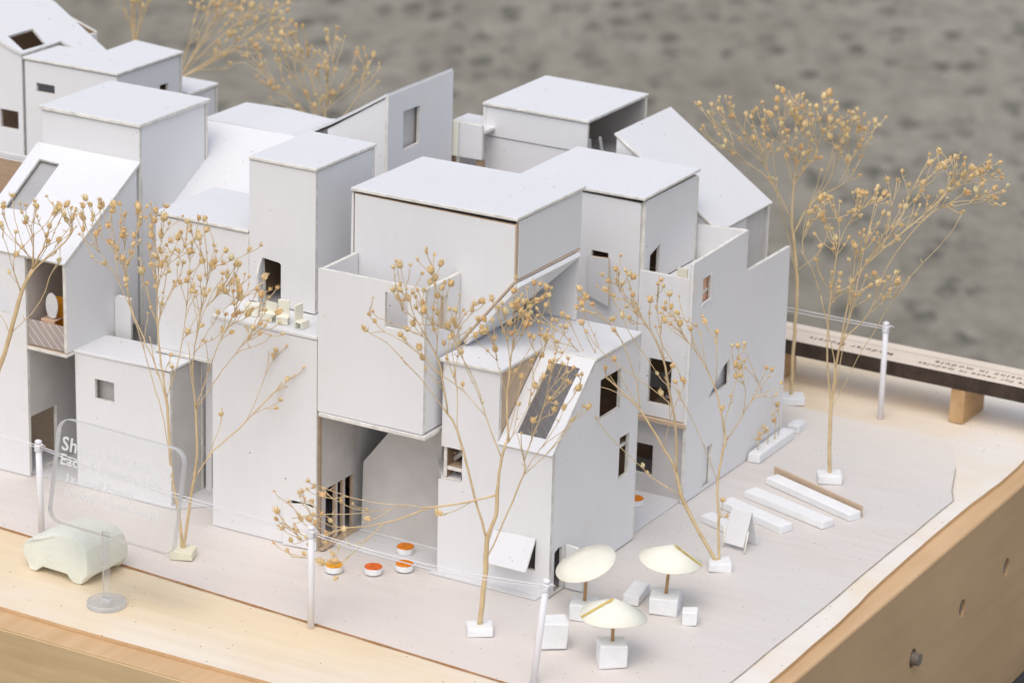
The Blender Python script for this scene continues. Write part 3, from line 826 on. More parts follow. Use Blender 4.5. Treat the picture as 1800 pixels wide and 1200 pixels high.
# the little house between
h = house('fence_house', 'little low house squeezed between the high windowed wall and the open sided box', (-2.4, 3.2, 0))
panel(h, 'wall', rect_xz(-2.72, -2.34, 2.075, 2.36, 3.0), FR, mats=(WHITE, WHITE, EDGE))
panel(h, 'wall', rect_xz(-2.72, -2.34, 0.006, 1.98, 3.01), FR, mats=(WHITE, WHITE, EDGE))
for x in (-2.63, -2.37):
    block(h, 'pillar', (x, 3.03, 2.03), (0.06, 0.03, 0.10), mat=CARD, bev=0)
panel(h, 'inner_wall', rect_xz(-2.72, -2.34, 1.9, 2.1, 3.3), FR, mats=(GREYW, GREYW, EDGE))
panel(h, 'roof', rect_xy(-2.72, -2.34, 3.03, 3.42, 2.31), UP, mats=(ROOFW, CARD, EDGE))
panel(h, 'wall', rect_xz(-2.72, -2.55, 2.08, 2.365, 2.98), FR, mats=(PAPERY, WHITE, EDGE), t=0.014)

# open sided house behind
h = house('open_sided_house', 'flat roofed box standing behind, its right side open onto a brown room', (-2.0, 3.7, 0))
panel(h, 'wall', rect_xz(-2.432, -1.515, 2.226, 2.462, 3.2), FR, mats=(WHITE, CARD, EDGE))
panel(h, 'wall', rect_xz(-2.425, -1.515, 0.006, 2.218, 3.212), FR, mats=(WHITE, CARD, EDGE))
panel(h, 'wall', rect_xz(-2.45, -2.425, 0.006, 2.46, 3.19), FR, mats=(WHITE, CARD, EDGE))
panel(h, 'wall', rect_yz(3.24, 4.14, 0.006, 2.462, -2.43), LF)
panel(h, 'wall', rect_xz(-2.44, -1.50, 0.006, 2.462, 4.18), BK, mats=(WHITE, GREYW, EDGE))
panel(h, 'inner_wall', rect_yz(3.24, 4.14, 2.0, 2.455, -2.10), RT, mats=(CARD, CARD, CARD))
panel(h, 'roof', [(-2.448, 3.182, 2.494), (-1.496, 3.182, 2.49), (-1.50, 4.20, 2.49), (-2.46, 4.22, 2.494)], UP, mats=(ROOFW, CARD, EDGE), t=0.024)
panel(h, 'floor', rect_xy(-2.42, -1.51, 3.24, 4.14, 2.06), UP, mats=(GREYW, CARD, EDGE))
panel(h, 'rail', [(-1.53, 3.50, 2.07), (-1.53, 3.55, 2.07), (-1.53, 3.47, 2.30), (-1.53, 3.43, 2.30)], RT, mats=(WHITE, WHITE, EDGE), t=0.012)
panel(h, 'rail', [(-1.56, 3.33, 2.20), (-1.56, 3.37, 2.20), (-1.56, 3.36, 2.30), (-1.56, 3.31, 2.30)], RT, mats=(WHITE, WHITE, EDGE), t=0.012)

# right hand block with roof terrace
h = house('terrace_house', 'right hand house with a roof terrace, stair window and curved side window', (-0.5, 2.9, 0))
panel(h, 'wall', [(-1.5, 2.06, 0.64), (-0.445, 2.06, 0.64), (-0.445, 2.06, 2.284), (-1.5, 2.06, 2.290)], FR, [[(-0.842, 2.06, 1.49), (-0.70, 2.06, 1.47), (-0.70, 2.06, 1.857), (-0.842, 2.06, 1.858)]], mats=(WHITE, CARD, EDGE))
panel(h, 'wall', rect_xz(-0.442, -0.026, 0.650, 1.768, 2.08), FR, [rect_xz(-0.335, -0.146, 0.752, 1.105, 2.08)], mats=(WHITE, CARD, EDGE))
panel(h, 'wall', [(0, 2.078, 0.006), (0, 3.80, 0.006), (0, 3.775, 1.592), (0, 3.03, 1.590), (0, 2.992, 1.60), (0, 2.992, 1.920), (0, 2.078, 1.898)], RT,
      [rect_yz(2.245, 2.392, 1.535, 1.735, 0), [(0, 2.42, 0.742), (0, 2.50, 0.80), (0, 2.58, 0.866), (0, 2.68, 0.93), (0, 2.785, 0.966), (0, 2.792, 0.748)], [(0, 2.385, 0.02), (0, 2.535, 0.02), (0, 2.535, 0.352), (0, 2.385, 0.335)]], mats=(WHITE, GREYW, EDGE))
panel(h, 'window_frame', rect_yz(2.375, 2.405, 1.52, 1.75, 0.006), RT, mats=(ROOFW, WHITE, ROOFW), t=0.012, bev=0)
panel(h, 'window_frame', [(0.006, 2.235, 1.515), (0.006, 2.40, 1.53), (0.006, 2.40, 1.548), (0.006, 2.235, 1.535)], RT, mats=(ROOFW, WHITE, ROOFW), t=0.012, bev=0)
panel(h, 'window_board', rect_yz(2.22, 2.42, 1.50, 1.76, -0.04), RT, mats=(PEACH, TAN, TAN), t=0.01, bev=0)
panel(h, 'recess_back', rect_yz(2.36, 2.85, 0.60, 1.05, -0.07), RT, mats=(WHITE, GREYW, GREYW), t=0.01, bev=0)
panel(h, 'recess_back', rect_yz(2.36, 2.56, 0.006, 0.40, -0.034), RT, mats=(WHITE, GREYW, GREYW), t=0.01, bev=0)
panel(h, 'wall', rect_yz(2.09, 2.93, 1.624, 2.296, -0.420), RT, [[(-0.42, 2.192, 1.68), (-0.42, 2.352, 1.68), (-0.42, 2.352, 1.905), (-0.42, 2.192, 1.855)]], mats=(WHITE, TAN, EDGE))
panel(h, 'wall', rect_xz(-1.49, -0.42, 1.5, 2.28, 2.96), BK)
panel(h, 'wall', rect_yz(2.09, 2.93, 1.0, 2.28, -1.49), LF)
panel(h, 'roof', [(-1.50, 2.045, 2.326), (-0.405, 2.040, 2.330), (-0.405, 2.955, 2.350), (-1.49, 2.99, 2.334)], UP, mats=(ROOFW, CARD, EDGE), t=0.022)
panel(h, 'terrace_floor', rect_xy(-0.418, -0.03, 2.11, 2.96, 1.62), UP, mats=(WHITE, WHITE, EDGE))
panel(h, 'terrace_back', [(-0.44, 2.992, 1.2), (-0.03, 2.992, 1.2), (-0.03, 2.992, 1.915), (-0.44, 2.992, 1.888)], FR, mats=(WHITE, WHITE, EDGE))
panel(h, 'corner_post', rect_xz(-0.024, 0.004, 0.62, 1.892, 2.072), FR, mats=(WHITE, WHITE, EDGE), t=0.02)
panel(h, 'slab', rect_xy(-0.442, -0.004, 2.055, 3.7, 0.644), UP, mats=(TAN, GREYW, TAN), t=0.035)
panel(h, 'passage_wall', rect_xz(-1.0, -0.028, 0.006, 0.605, 2.13), FR, [rect_xz(-0.456, -0.296, 0.155, 0.396, 2.13)], mats=(GREYW, CARD, EDGE))
panel(h, 'inner_wall', rect_xz(-1.0, -0.03, 0.01, 0.60, 2.75), FR, mats=(CARD, CARD, CARD))
panel(h, 'side_roof', rect_xy(-1.4, -0.03, 3.03, 3.76, 1.28), UP, mats=(ROOFW, CARD, EDGE))
panel(h, 'wall', rect_xz(-1.4, -0.03, 0.006, 1.22, 3.79), BK)
panel(h, 'shutter', [(-0.855, 2.040, 1.495), (-0.648, 2.000, 1.462), (-0.655, 1.985, 1.842), (-0.858, 2.035, 1.815)], FR, mats=(WHITE, WHITE, TAN), t=0.014)
stp = panel(h, 'stair', [(-0.31, 2.40, 0.70), (-0.10, 2.40, 0.70), (-0.10, 2.80, 1.14), (-0.31, 2.80, 1.14)], (0, -0.7, 0.7), mats=(GREYW, GREYW, EDGE), t=0.02)
for k in range(7):
    block(stp, 'step', (-0.21, 2.36 + 0.055 * k, 0.72 + 0.06 * k), (0.20, 0.05, 0.016), mat=WHITE, bev=0)
panel(h, 'inner_wall', rect_xz(-0.8, -0.05, 0.66, 1.55, 2.95), FR, mats=(CARD, CARD, CARD))
for x, c in ((-0.17, PAPERY), (-0.065, WHITE)):
    cbm = bmesh.new()
    box_bm(cbm, (x, 2.24, 1.625 + 0.085), (0.085, 0.012, 0.16))
    box_bm(cbm, (x, 2.20, 1.625 + 0.05), (0.085, 0.08, 0.012))
    box_bm(cbm, (x, 2.165, 1.625 + 0.024), (0.085, 0.012, 0.044))
    o = from_bm('terrace_chair', cbm, None, (c,))
    tag(o, 'cream paper chair on the right hand roof terrace' if c is PAPERY else 'white paper chair at the terrace corner of the right hand house', 'chair', 'paper chairs on the roof terraces')

# far right house with one big sloping roof
h = house('sloped_roof_house', 'house with one big smooth roof sloping down to the right behind the terrace', (-0.7, 3.5, 0))
sr = lambda x, y, dz=0: (x, y, 1.858 - (x + 0.262) * 0.676 + dz)
panel(h, 'roof', [sr(-0.255, 3.03), sr(-0.255, 3.97), sr(-1.185, 3.97), sr(-1.185, 3.03)], (0.56, 0, 0.83), mats=(ROOFW, CARD, EDGE), t=0.022)
panel(h, 'wall', [(-1.18, 3.05, 0.006), (-0.27, 3.05, 0.006), (-0.27, 3.05, 1.825), (-1.18, 3.05, 2.44)], FR, mats=(WHITE, CARD, EDGE))
panel(h, 'wall', [(-1.18, 3.95, 0.006), (-0.27, 3.95, 0.006), (-0.27, 3.95, 1.825), (-1.18, 3.95, 2.44)], BK, mats=(WHITE, GREYW, EDGE))
panel(h, 'wall', rect_yz(3.08, 3.535, 0.006, 1.832, -0.272), RT)
panel(h, 'wall', rect_yz(3.54, 3.95, 0.006, 1.832, -0.30), RT, mats=(GREYW, GREYW, EDGE))  # set-back part of the side wall, recess shade painted in as grey
panel(h, 'wall', rect_yz(3.08, 3.92, 0.006, 2.43, -1.175), LF)
PLANTS = {
  'A': ((-2547,-777,0),
   [[(-2547,-777,30),(-2576,-788,339),(-2619,-807,639),(-2637,-811,980),(-2654,-817,1192),(-2717,-848,1442),(-2751,-864,1650)],[(-2537,-771,18),(-2505,-741,425),(-2467,-708,769),(-2481,-705,1108),(-2509,-712,1359),(-2529,-715,1609)],[(-2619,-807,639),(-2707,-768,994),(-2838,-750,1346),(-2976,-736,1696),(-3139,-742,2004),(-3289,-767,2192),(-3357,-772,2307)],[(-2717,-848,1442),(-2832,-833,1625),(-2941,-815,1809),(-2998,-788,1959),(-3055,-732,2184)],[(-2654,-817,1192),(-2733,-782,1588),(-2774,-741,1904),(-2782,-691,2181)],[(-2654,-817,1192),(-2628,-715,1420),(-2628,-630,1649),(-2648,-557,1877),(-2672,-487,2105)],[(-2481,-705,1108),(-2431,-801,1486),(-2324,-867,1859),(-2234,-912,2135),(-2131,-936,2364)],[(-2481,-705,1108),(-2378,-657,1453),(-2287,-614,1711),(-2162,-552,1967),(-2039,-488,2077)],[(-2480,-727,556),(-2407,-585,785),(-2267,-398,971),(-2207,-237,1278),(-2226,-159,1508)],[(-2267,-398,971),(-2077,-250,1222),(-1917,-131,1369),(-1786,-38,1402)],[(-2267,-398,971),(-2137,-232,1162),(-2067,-121,1336),(-1978,-2,1489)],[(-2471,-699,1108),(-2260,-688,1444),(-2038,-663,1732),(-1892,-636,1856)],[(-2509,-712,1359),(-2469,-697,1657),(-2413,-672,1870),(-2359,-645,1997)]],
   [(-2707,-724,2554),(-2810,-693,2490),(-2829,-695,2419),(-2683,-780,2479),(-2682,-719,2438),(-2652,-541,2407),(-2751,-407,2314),(-2247,-922,2590),(-2146,-1046,2560),(-2769,-453,2285),(-2569,-537,2342),(-2845,-691,2300),(-2709,-761,2349),(-2650,-765,2330),(-2728,-550,2271),(-2662,-568,2239),(-2189,-1054,2497),(-2916,-622,2190),(-2824,-604,2175),(-2662,-686,2246),(-2812,-428,2132),(-2681,-481,2160),(-2767,-630,2157),(-2757,-765,2197),(-2213,-851,2396),(-2162,-897,2376),(-2155,-811,2355),(-2772,-426,2059),(-2577,-494,2119),(-2127,-975,2322),(-2050,-990,2344),(-1996,-966,2372),(-1881,-926,2443),(-1992,-918,2313),(-2013,-840,2292),(-2763,-828,2147),(-2799,-647,2082),(-2708,-698,2081),(-2636,-524,2050),(-2956,-670,2013),(-2301,-618,2117),(-2249,-638,2106),(-2162,-557,2124),(-2250,-540,2080),(-2140,-671,2096),(-2273,-472,1984),(-2135,-679,2027),(-2240,-521,1918),(-2278,-514,1869),(-2588,-668,2025),(-2770,-540,1917),(-2595,-568,1950),(-2608,-511,1890),(-2349,-782,1989),(-2204,-1030,2201),(-2687,-788,1954),(-2377,-519,1998),(-2272,-686,2023),(-2317,-545,1957),(-2113,-401,2058),(-2156,-417,1965),(-1993,-509,2030),(-2040,-532,1975),(-2812,-755,1809),(-2787,-667,1815),(-2283,-715,1859),(-2279,-535,1787),(-2249,-512,1808),(-2209,-471,1788),(-1859,-756,1971),(-1924,-521,1873),(-1867,-744,1859),(-1822,-645,1859),(-2275,-574,1679),(-2118,-583,1739),(-2006,-693,1794),(-2053,-545,1703),(-2615,-609,1619),(-2388,-708,1625),(-2641,-777,1495),(-2063,-164,1565),(-2062,-193,1513),(-2133,-212,1460),(-2064,7,1457),(-1974,149,1499),(-1819,-14,1560),(-1878,-80,1526),(-1992,-28,1366),(-2106,-133,1359),(-2004,-114,1326),(-1997,-283,1290),(-1977,-136,1257),(-1769,69,1380),(-1848,-106,1328),(-1786,-61,1340),(-2037,-308,1148),(-2478,-391,966),(-3277,-866,2544),(-3371,-782,2452),(-3374,-681,2436),(-3192,-790,2491),(-3422,-740,2366),(-3442,-686,2331),(-3335,-721,2346),(-3421,-722,2258),(-3208,-806,2320),(-3273,-777,2262),(-3146,-791,2349),(-3251,-610,2394),(-3154,-720,2475),(-3046,-741,2436),(-3158,-641,2343),(-3012,-603,2458),(-3044,-584,2417),(-2946,-685,2418),(-2965,-685,2366),(-3170,-728,2209),(-3057,-739,2315),(-3033,-782,2294),(-3025,-744,2298),(-2913,-758,2279),(-3079,-782,2128),(-3098,-611,2116),(-3112,-627,2038),(-3212,-745,2055),(-3001,-790,1980),(-2881,-771,2056),(-2998,-823,2141)]),
  'B': ((-119,-746,0),
   [[(-119,-746,30),(-98,-743,306),(-86,-741,475),(-78,-743,697),(-29,-721,866),(-21,-721,1019),(-12,-721,1184),(0,-718,1287),(32,-704,1419)],[(-78,-743,697),(-162,-779,995),(-278,-826,1456),(-342,-856,1577),(-471,-919,1766),(-578,-971,1896),(-704,-1034,2048)],[(-278,-826,1456),(-316,-773,1693),(-366,-741,1882),(-405,-717,2027)],[(-332,-851,1577),(-371,-908,1906),(-445,-975,2133),(-498,-1020,2253),(-543,-1066,2433)],[(-395,-921,1981),(-407,-881,2173)],[(0,-718,1287),(-124,-720,1556),(-202,-715,1759),(-296,-727,1912),(-383,-734,2076)],[(-124,-720,1556),(-249,-760,1691),(-301,-777,1746)],[(32,-704,1419),(41,-697,1410),(10,-680,1672),(9,-646,1929),(13,-608,2196)],[(41,-697,1410),(123,-595,1641),(129,-548,1840),(153,-508,1957)],[(-78,-737,571),(0,-714,763),(146,-678,1184),(154,-684,1289),(116,-727,1496)],[(146,-678,1184),(256,-583,1319),(373,-473,1531)],[(154,-684,1289),(220,-681,1492),(280,-679,1676),(340,-687,1929),(385,-684,2055)],[(-21,-721,1031),(-161,-802,974),(-292,-877,941),(-414,-946,917),(-523,-1009,930),(-744,-1135,944),(-929,-1241,1003),(-1034,-1301,1045)],[(-523,-1009,930),(-867,-1122,833),(-1106,-1202,802),(-1304,-1268,751)],[(-414,-946,917),(-701,-1056,774),(-939,-1150,719),(-1163,-1237,627)],[(-701,-1056,774),(-824,-1164,610),(-897,-1225,532)],[(-161,-802,974),(-280,-820,884),(-367,-837,841)]],
   [(-451,-969,2693),(-404,-964,2684),(-552,-1216,2638),(-585,-1075,2603),(-490,-1110,2639),(-378,-922,2610),(-396,-994,2580),(-427,-906,2497),(-432,-960,2486),(-622,-1021,2455),(-595,-1140,2451),(-596,-1052,2429),(-607,-1031,2356),(-391,-774,2431),(-337,-995,2478),(-534,-958,2380),(-498,-930,2412),(-555,-1016,2364),(-558,-911,2278),(-513,-892,2314),(-460,-993,2291),(-420,-880,2370),(-743,-1155,2289),(-853,-1017,2207),(-834,-976,2148),(-436,-904,2192),(-562,-998,2155),(-652,-939,2078),(-537,-973,2186),(-397,-973,2316),(-502,-897,1933),(-486,-974,2026),(-470,-704,1984),(-258,-688,2293),(-204,-692,2331),(-203,-646,2310),(-296,-644,2237),(-360,-655,2228),(-248,-933,2321),(-333,-807,2190),(-402,-762,2134),(-366,-679,2111),(-347,-797,2087),(-310,-637,2116),(-246,-618,2092),(-250,-838,2008),(-359,-746,1803),(-119,-763,2237),(-179,-752,2223),(-73,-765,2386),(-58,-702,2311),(-2,-711,2285),(21,-695,2221),(-42,-777,2129),(-75,-703,2016),(-11,-657,2100),(-13,-589,2403),(10,-582,2412),(80,-648,2407),(-32,-513,2275),(103,-706,2319),(88,-594,2448),(143,-601,2490),(202,-529,2451),(250,-590,2423),(82,-470,2322),(102,-596,2251),(161,-663,2233),(122,-513,2244),(273,-583,2256),(365,-682,2302),(171,-546,2128),(176,-471,2084),(318,-585,2120),(377,-594,2233),(170,-523,1975),(65,-463,1906),(-8,-613,1843),(352,-720,1978),(407,-778,2067),(395,-650,2081),(401,-656,1999),(386,-547,2007),(234,-607,1860),(128,-517,1743),(332,-694,1759),(17,-537,1605),(272,-801,1627),(394,-732,1704),(435,-615,1872),(473,-579,1820),(379,-577,1661),(454,-390,1623),(343,-374,1516),(540,-634,1954),(67,-603,1837),(102,-639,2203),(50,-649,2365),(-1,-475,2295),(51,-622,2249),(-65,-514,2281),(21,-480,2325),(171,-491,2381),(-1077,-1397,1108),(-1146,-1221,990),(-1149,-1367,1002),(-1005,-1310,990),(-1286,-1312,884),(-1224,-1124,830),(-919,-1238,947),(-1346,-1355,806),(-1379,-1316,737),(-1051,-1284,835),(-1058,-1139,735),(-1340,-1305,672),(-1250,-1299,733),(-1277,-1169,702),(-1212,-1164,715),(-883,-1264,750),(-1224,-1261,611),(-1148,-1296,656),(-1337,-1205,548),(-1337,-1250,494),(-743,-1155,833),(-1365,-1371,586),(-1014,-1257,689),(-1003,-1139,554),(-990,-1339,517),(-990,-1245,498),(-932,-1252,514),(-398,-811,824)]),
  'C': ((767,1136,0),
   [[(767,1136,30),(634,1066,266),(508,1000,548),(469,980,724),(419,954,834),(334,909,993),(225,851,1185),(100,784,1329),(-48,705,1471),(-154,648,1589),(-299,571,1759),(-423,504,1830)],[(232,855,1185),(186,837,1415),(117,806,1622),(59,778,1740),(-48,724,1877)],[(469,980,724),(488,901,1058),(476,818,1337),(455,717,1656),(417,648,1815),(381,598,1905),(321,517,2039),(252,429,2173)],[(771,1138,9),(716,1183,367),(680,1217,623),(687,1270,854),(696,1289,915),(652,1299,1071),(583,1307,1282),(489,1295,1450),(398,1276,1570),(326,1260,1654),(254,1238,1693)],[(696,1289,915),(810,1315,1137),(854,1324,1229),(927,1349,1301),(1014,1381,1352)],[(916,1343,1292),(901,1337,1385),(825,1298,1483),(771,1271,1578)],[(680,1217,623),(598,1134,909),(510,1052,1157),(429,979,1350)],[(583,1307,1282),(596,1285,1475),(598,1266,1608)],[(810,1315,1137),(812,1320,1295),(792,1311,1413)],[(508,1000,548),(377,921,641),(287,867,734)],[(384,934,919),(420,931,1141),(413,913,1273)]],
   [(191,468,2307),(267,465,2318),(346,344,2341),(346,408,2301),(118,341,2217),(137,489,2216),(121,472,2146),(305,472,2192),(380,356,2197),(294,585,2058),(263,414,2233),(-105,715,1934),(-156,726,1970),(451,629,2237),(486,604,2208),(182,1320,1894),(425,541,2107),(400,576,2003),(392,709,2006),(245,1142,1851),(268,1185,1849),(209,1311,1747),(342,1158,1828),(179,1296,1702),(421,708,1873),(319,1236,1715),(402,1239,1703),(-2,827,1812),(202,573,1941),(338,420,1987),(-97,674,1537),(-38,725,1534),(53,769,1545),(-119,615,1445),(-61,591,1211),(499,767,1580),(398,1055,1362),(423,790,1358),(502,940,1431),(432,1414,1705),(558,1331,1654),(577,1303,1690),(777,1133,1683),(736,1317,1619),(712,1380,1503),(703,1378,1445),(771,1328,1472),(827,1197,1450),(903,1440,1452),(1079,1333,1408),(710,1307,1238),(-225,760,2008),(-187,710,1920),(-113,579,1836),(761,1147,512),(216,952,717),(-420,401,1868),(-438,528,1891),(-355,514,1681),(-240,502,1811),(-247,636,1835)]),
  'L': ((-4536,-834,0),
   [[(-4536,-834,30),(-4441,-802,372),(-4308,-752,764),(-4198,-712,1109),(-4123,-685,1344),(-4037,-657,1669),(-3958,-626,1852)],[(-4123,-685,1344),(-3976,-616,1518),(-3881,-573,1688),(-3855,-564,1790),(-3803,-541,1892)],[(-4037,-657,1669),(-3944,-625,1854),(-3850,-585,1946),(-3731,-536,2074),(-3668,-511,2164)],[(-4037,-657,1669),(-4047,-722,1848),(-4050,-800,2081),(-4063,-827,2133)],[(-3958,-626,1852),(-3897,-675,2110),(-3907,-723,2231)],[(-3997,-647,1902),(-4085,-683,2092),(-4130,-700,2216)],[(-4123,-685,1344),(-4177,-691,1452),(-4239,-708,1510)]],
   [(-4142,-594,2353),(-4080,-781,2335),(-4131,-721,2256),(-4124,-752,2172),(-3931,-707,2349),(-3939,-744,2308),(-3934,-608,2355),(-3830,-718,2351),(-3775,-782,2315),(-3954,-691,2211),(-3742,-692,2221),(-3840,-604,2111),(-3810,-625,2078),(-3835,-472,2040),(-3797,-521,1907),(-3800,-549,2283),(-3703,-601,2335),(-3770,-553,2318),(-3640,-569,2341),(-3740,-477,2328),(-3723,-537,2337),(-3666,-619,2293),(-3664,-588,2249),(-3655,-542,2257),(-3724,-472,2197),(-4011,-751,1972),(-4107,-692,1811)]),
  'R1': ((-259,4551,0),
   [[(-259,4551,30),(-267,4555,432),(-265,4563,743),(-275,4564,1061),(-340,4539,1561),(-339,4546,1892),(-338,4553,2150)],[(-277,4563,1061),(-406,4456,1670),(-495,4391,1903),(-676,4274,2065),(-930,4104,2448)],[(-341,4538,1561),(-469,4502,1781),(-591,4470,2001),(-708,4436,2187)],[(-339,4546,1892),(-381,4463,2070),(-419,4362,2316)],[(-337,4547,1859),(-212,4553,2044),(-130,4533,2259),(-50,4521,2437)],[(-298,4562,1395),(-248,4610,1642),(-154,4682,1857),(-96,4739,2168)],[(-76,4706,1565),(-69,4639,1915),(-21,4605,2211),(52,4616,2335)],[(-274,4564,1146),(-147,4710,1283),(-115,4803,1500)],[(-91,4717,1726),(0,4765,1863),(21,4775,1997)],[(-95,4715,1793),(59,4755,2074),(128,4762,2281)]],
   [(-1010,4147,2482),(-796,4039,2593),(-807,4240,2502),(-801,4043,2493),(-777,4086,2464),(-804,4309,2373),(-983,4128,2282),(-799,4095,2283),(-762,4112,2184),(-787,4533,2339),(-695,4492,2407),(-727,4520,2330),(-646,4363,2312),(-543,4330,2385),(-722,4385,2230),(-637,4396,2195),(-492,4271,2284),(-567,4517,2109),(-579,4432,2107),(-487,4362,1911),(-363,4285,2650),(-468,4433,2526),(-372,4432,2523),(-466,4426,2466),(-458,4320,2437),(-454,4447,2382),(-310,4428,2579),(-257,4432,2538),(-324,4437,2478),(-332,4482,2401),(-396,4344,2365),(-313,4301,2339),(-309,4285,2303),(-322,4473,2304),(-172,4315,2596),(-229,4536,2430),(-263,4443,2413),(-238,4550,2262),(-192,4349,2388),(-128,4468,2420),(-191,4558,2493),(-119,4518,2589),(-55,4496,2628),(-60,4505,2566),(15,4438,2531),(28,4461,2439),(53,4477,2471),(-42,4487,2422),(-107,4511,2329),(-159,4818,2189),(45,4539,2253),(76,4556,2417),(46,4546,2374),(87,4535,2342),(117,4589,2440),(121,4679,2413),(152,4770,2316),(215,4671,2400),(167,4911,2344),(113,4714,2314),(60,4885,2135),(96,4831,2062),(1,4815,2026),(65,4791,1959),(-429,4569,2037),(-255,4485,2110),(-251,4581,2105),(-153,4523,2093),(-237,4590,2031),(-293,4576,1967),(-276,4487,2164)]),
  'R2': ((725,3129,0),
   [[(725,3129,30),(715,3111,345),(713,3101,579),(730,3096,933),(651,3036,1331),(611,3006,1512)],[(611,3006,1512),(545,2954,1737),(491,2916,1836),(486,2899,2043),(532,2913,2233)],[(728,3109,594),(907,3110,1051),(1017,3121,1274),(1142,3127,1552),(1189,3126,1677)],[(730,3096,933),(792,3057,1171),(981,3064,1418),(1164,3006,1903),(1494,3009,2345),(1764,3056,2445),(1883,3075,2503)],[(730,3096,933),(787,3096,1340),(838,3099,1663),(1000,3167,1880),(1268,3282,2176),(1516,3387,2482),(1642,3442,2599)],[(792,3057,1171),(808,3189,1453),(815,3295,1687),(955,3525,1967),(1013,3681,2233),(1055,3774,2379)],[(713,3101,579),(683,3034,1066),(699,2996,1508),(745,2979,1914),(830,2999,2154),(933,3038,2271)],[(717,3102,593),(772,3079,979),(827,3055,1359),(864,3034,1641)]],
   [(588,2934,2266),(578,2874,2225),(502,2965,2135),(490,2966,2063),(633,2868,2167),(653,2902,2124),(690,2971,2228),(604,3084,2232),(727,2984,2262),(619,2940,2300),(608,3044,2018),(646,2855,1934),(876,2875,2383),(838,3068,2330),(908,2997,2351),(869,2885,2243),(954,3064,2297),(972,3205,2311),(1051,3109,2333),(868,3555,2317),(950,3525,2335),(1072,2987,2226),(684,3063,1941),(712,2957,1900),(789,3133,1918),(900,2932,1952),(934,2980,2077),(968,3016,2050),(909,3086,2006),(1019,3047,2051),(706,2970,1712),(749,3022,1691),(768,2977,1574),(893,2917,1691),(826,3062,1554),(912,3201,1586),(1063,2987,1681),(1107,3083,1718),(1122,3087,1595),(1080,3102,1536),(851,3090,1527),(905,3289,1648),(1211,3021,1707),(1153,3118,1748),(952,3772,2130),(1145,3243,2224),(1188,3344,2145),(1028,3481,2004),(1020,3418,1925),(1067,3723,2287),(1076,3712,2229),(1419,2989,2411),(1069,3676,2190),(1075,3823,2413),(1068,3848,2476),(1109,3927,2480),(1175,3784,2431),(1144,3809,2389),(1372,3404,2531),(1463,3275,2652),(1498,3262,2661),(1518,2966,2471),(1472,3239,2419),(1455,3434,2415),(1486,3465,2474),(1580,3367,2566),(1601,3324,2519),(1647,3320,2551),(1669,3381,2555),(1718,3361,2629),(1695,3451,2664),(1734,3516,2541),(1735,3418,2527),(1864,2934,2627),(1671,3064,2473),(1806,2946,2533),(1857,2971,2535),(1898,3020,2553),(1951,3076,2526),(1926,2979,2500),(1675,2983,2351)]),
  'T3': ((-4619,4300,0),
   [[(-4619,4300,30),(-4609,4289,1311),(-4628,4270,1642),(-4619,4269,1871),(-4604,4270,2173),(-4616,4258,2373)],[(-4620,4275,1643),(-4764,4207,1962),(-4853,4164,2108),(-4984,4098,2251)],[(-4620,4275,1617),(-4829,4174,1859),(-5072,4056,2097),(-5247,3969,2239),(-5356,3914,2209)],[(-4607,4282,1618),(-4488,4454,1851),(-4439,4555,2038),(-4442,4603,2178)],[(-4618,4270,1820),(-4730,4242,2060),(-4808,4226,2251),(-4885,4210,2442)],[(-4593,4284,1872),(-4596,4347,2158),(-4645,4374,2395)],[(-4620,4275,1643),(-4943,4126,2002),(-5166,4022,2190)]],
   [(-4668,4344,2515),(-4646,4468,2422),(-4691,4395,2423),(-4510,4701,2316),(-4527,4623,2278),(-4406,4683,2265),(-4480,4512,2170),(-4470,4681,2144),(-4398,4593,2130),(-4749,4176,2415),(-4820,4118,2573),(-4840,4137,2467),(-4884,4140,2496),(-5023,4186,2467),(-4979,4094,2427),(-4861,4094,2379),(-4741,4267,2326),(-4626,4269,2335),(-4559,4154,2290),(-4544,4169,2246),(-4622,4149,2246),(-4786,4159,2183),(-4876,4295,2315),(-5200,4136,2256),(-5139,4070,2206),(-5114,3971,2130),(-5047,4048,2088),(-5004,4051,2021),(-4892,4105,2034),(-4758,4068,1890),(-4548,4399,2032),(-4818,4274,1951),(-4727,4277,1863),(-4583,4169,1982),(-4577,4302,1983),(-4566,4193,2137),(-5095,4155,2498),(-4931,4112,2308),(-5039,4198,2238),(-5236,4064,2410),(-5112,3931,2397),(-5035,4015,2448),(-5073,4172,2325),(-4875,4204,2362),(-4773,4226,2315)]),
  'T4': ((-6239,4400,0),
   [[(-6239,4400,30),(-6234,4392,1695),(-6200,4409,2007),(-6096,4464,2319),(-5985,4523,2578),(-5940,4547,2731)],[(-6220,4400,1799),(-6106,4476,2110),(-5916,4597,2421),(-5747,4703,2628)],[(-6200,4408,1904),(-6054,4620,2140),(-5863,4873,2375),(-5737,5043,2540)],[(-6211,4405,1800),(-5995,4534,2011),(-5695,4715,2301),(-5439,4868,2563)],[(-6165,4428,1905),(-6005,4635,2041),(-5773,4918,2173),(-5646,5090,2312)],[(-6217,4399,1955),(-6154,4460,2260),(-6099,4512,2513)],[(-6121,4453,2010),(-5804,4522,2145),(-5493,4593,2151)],[(-6187,4416,1930),(-6083,4574,2248),(-5955,4742,2541)]],
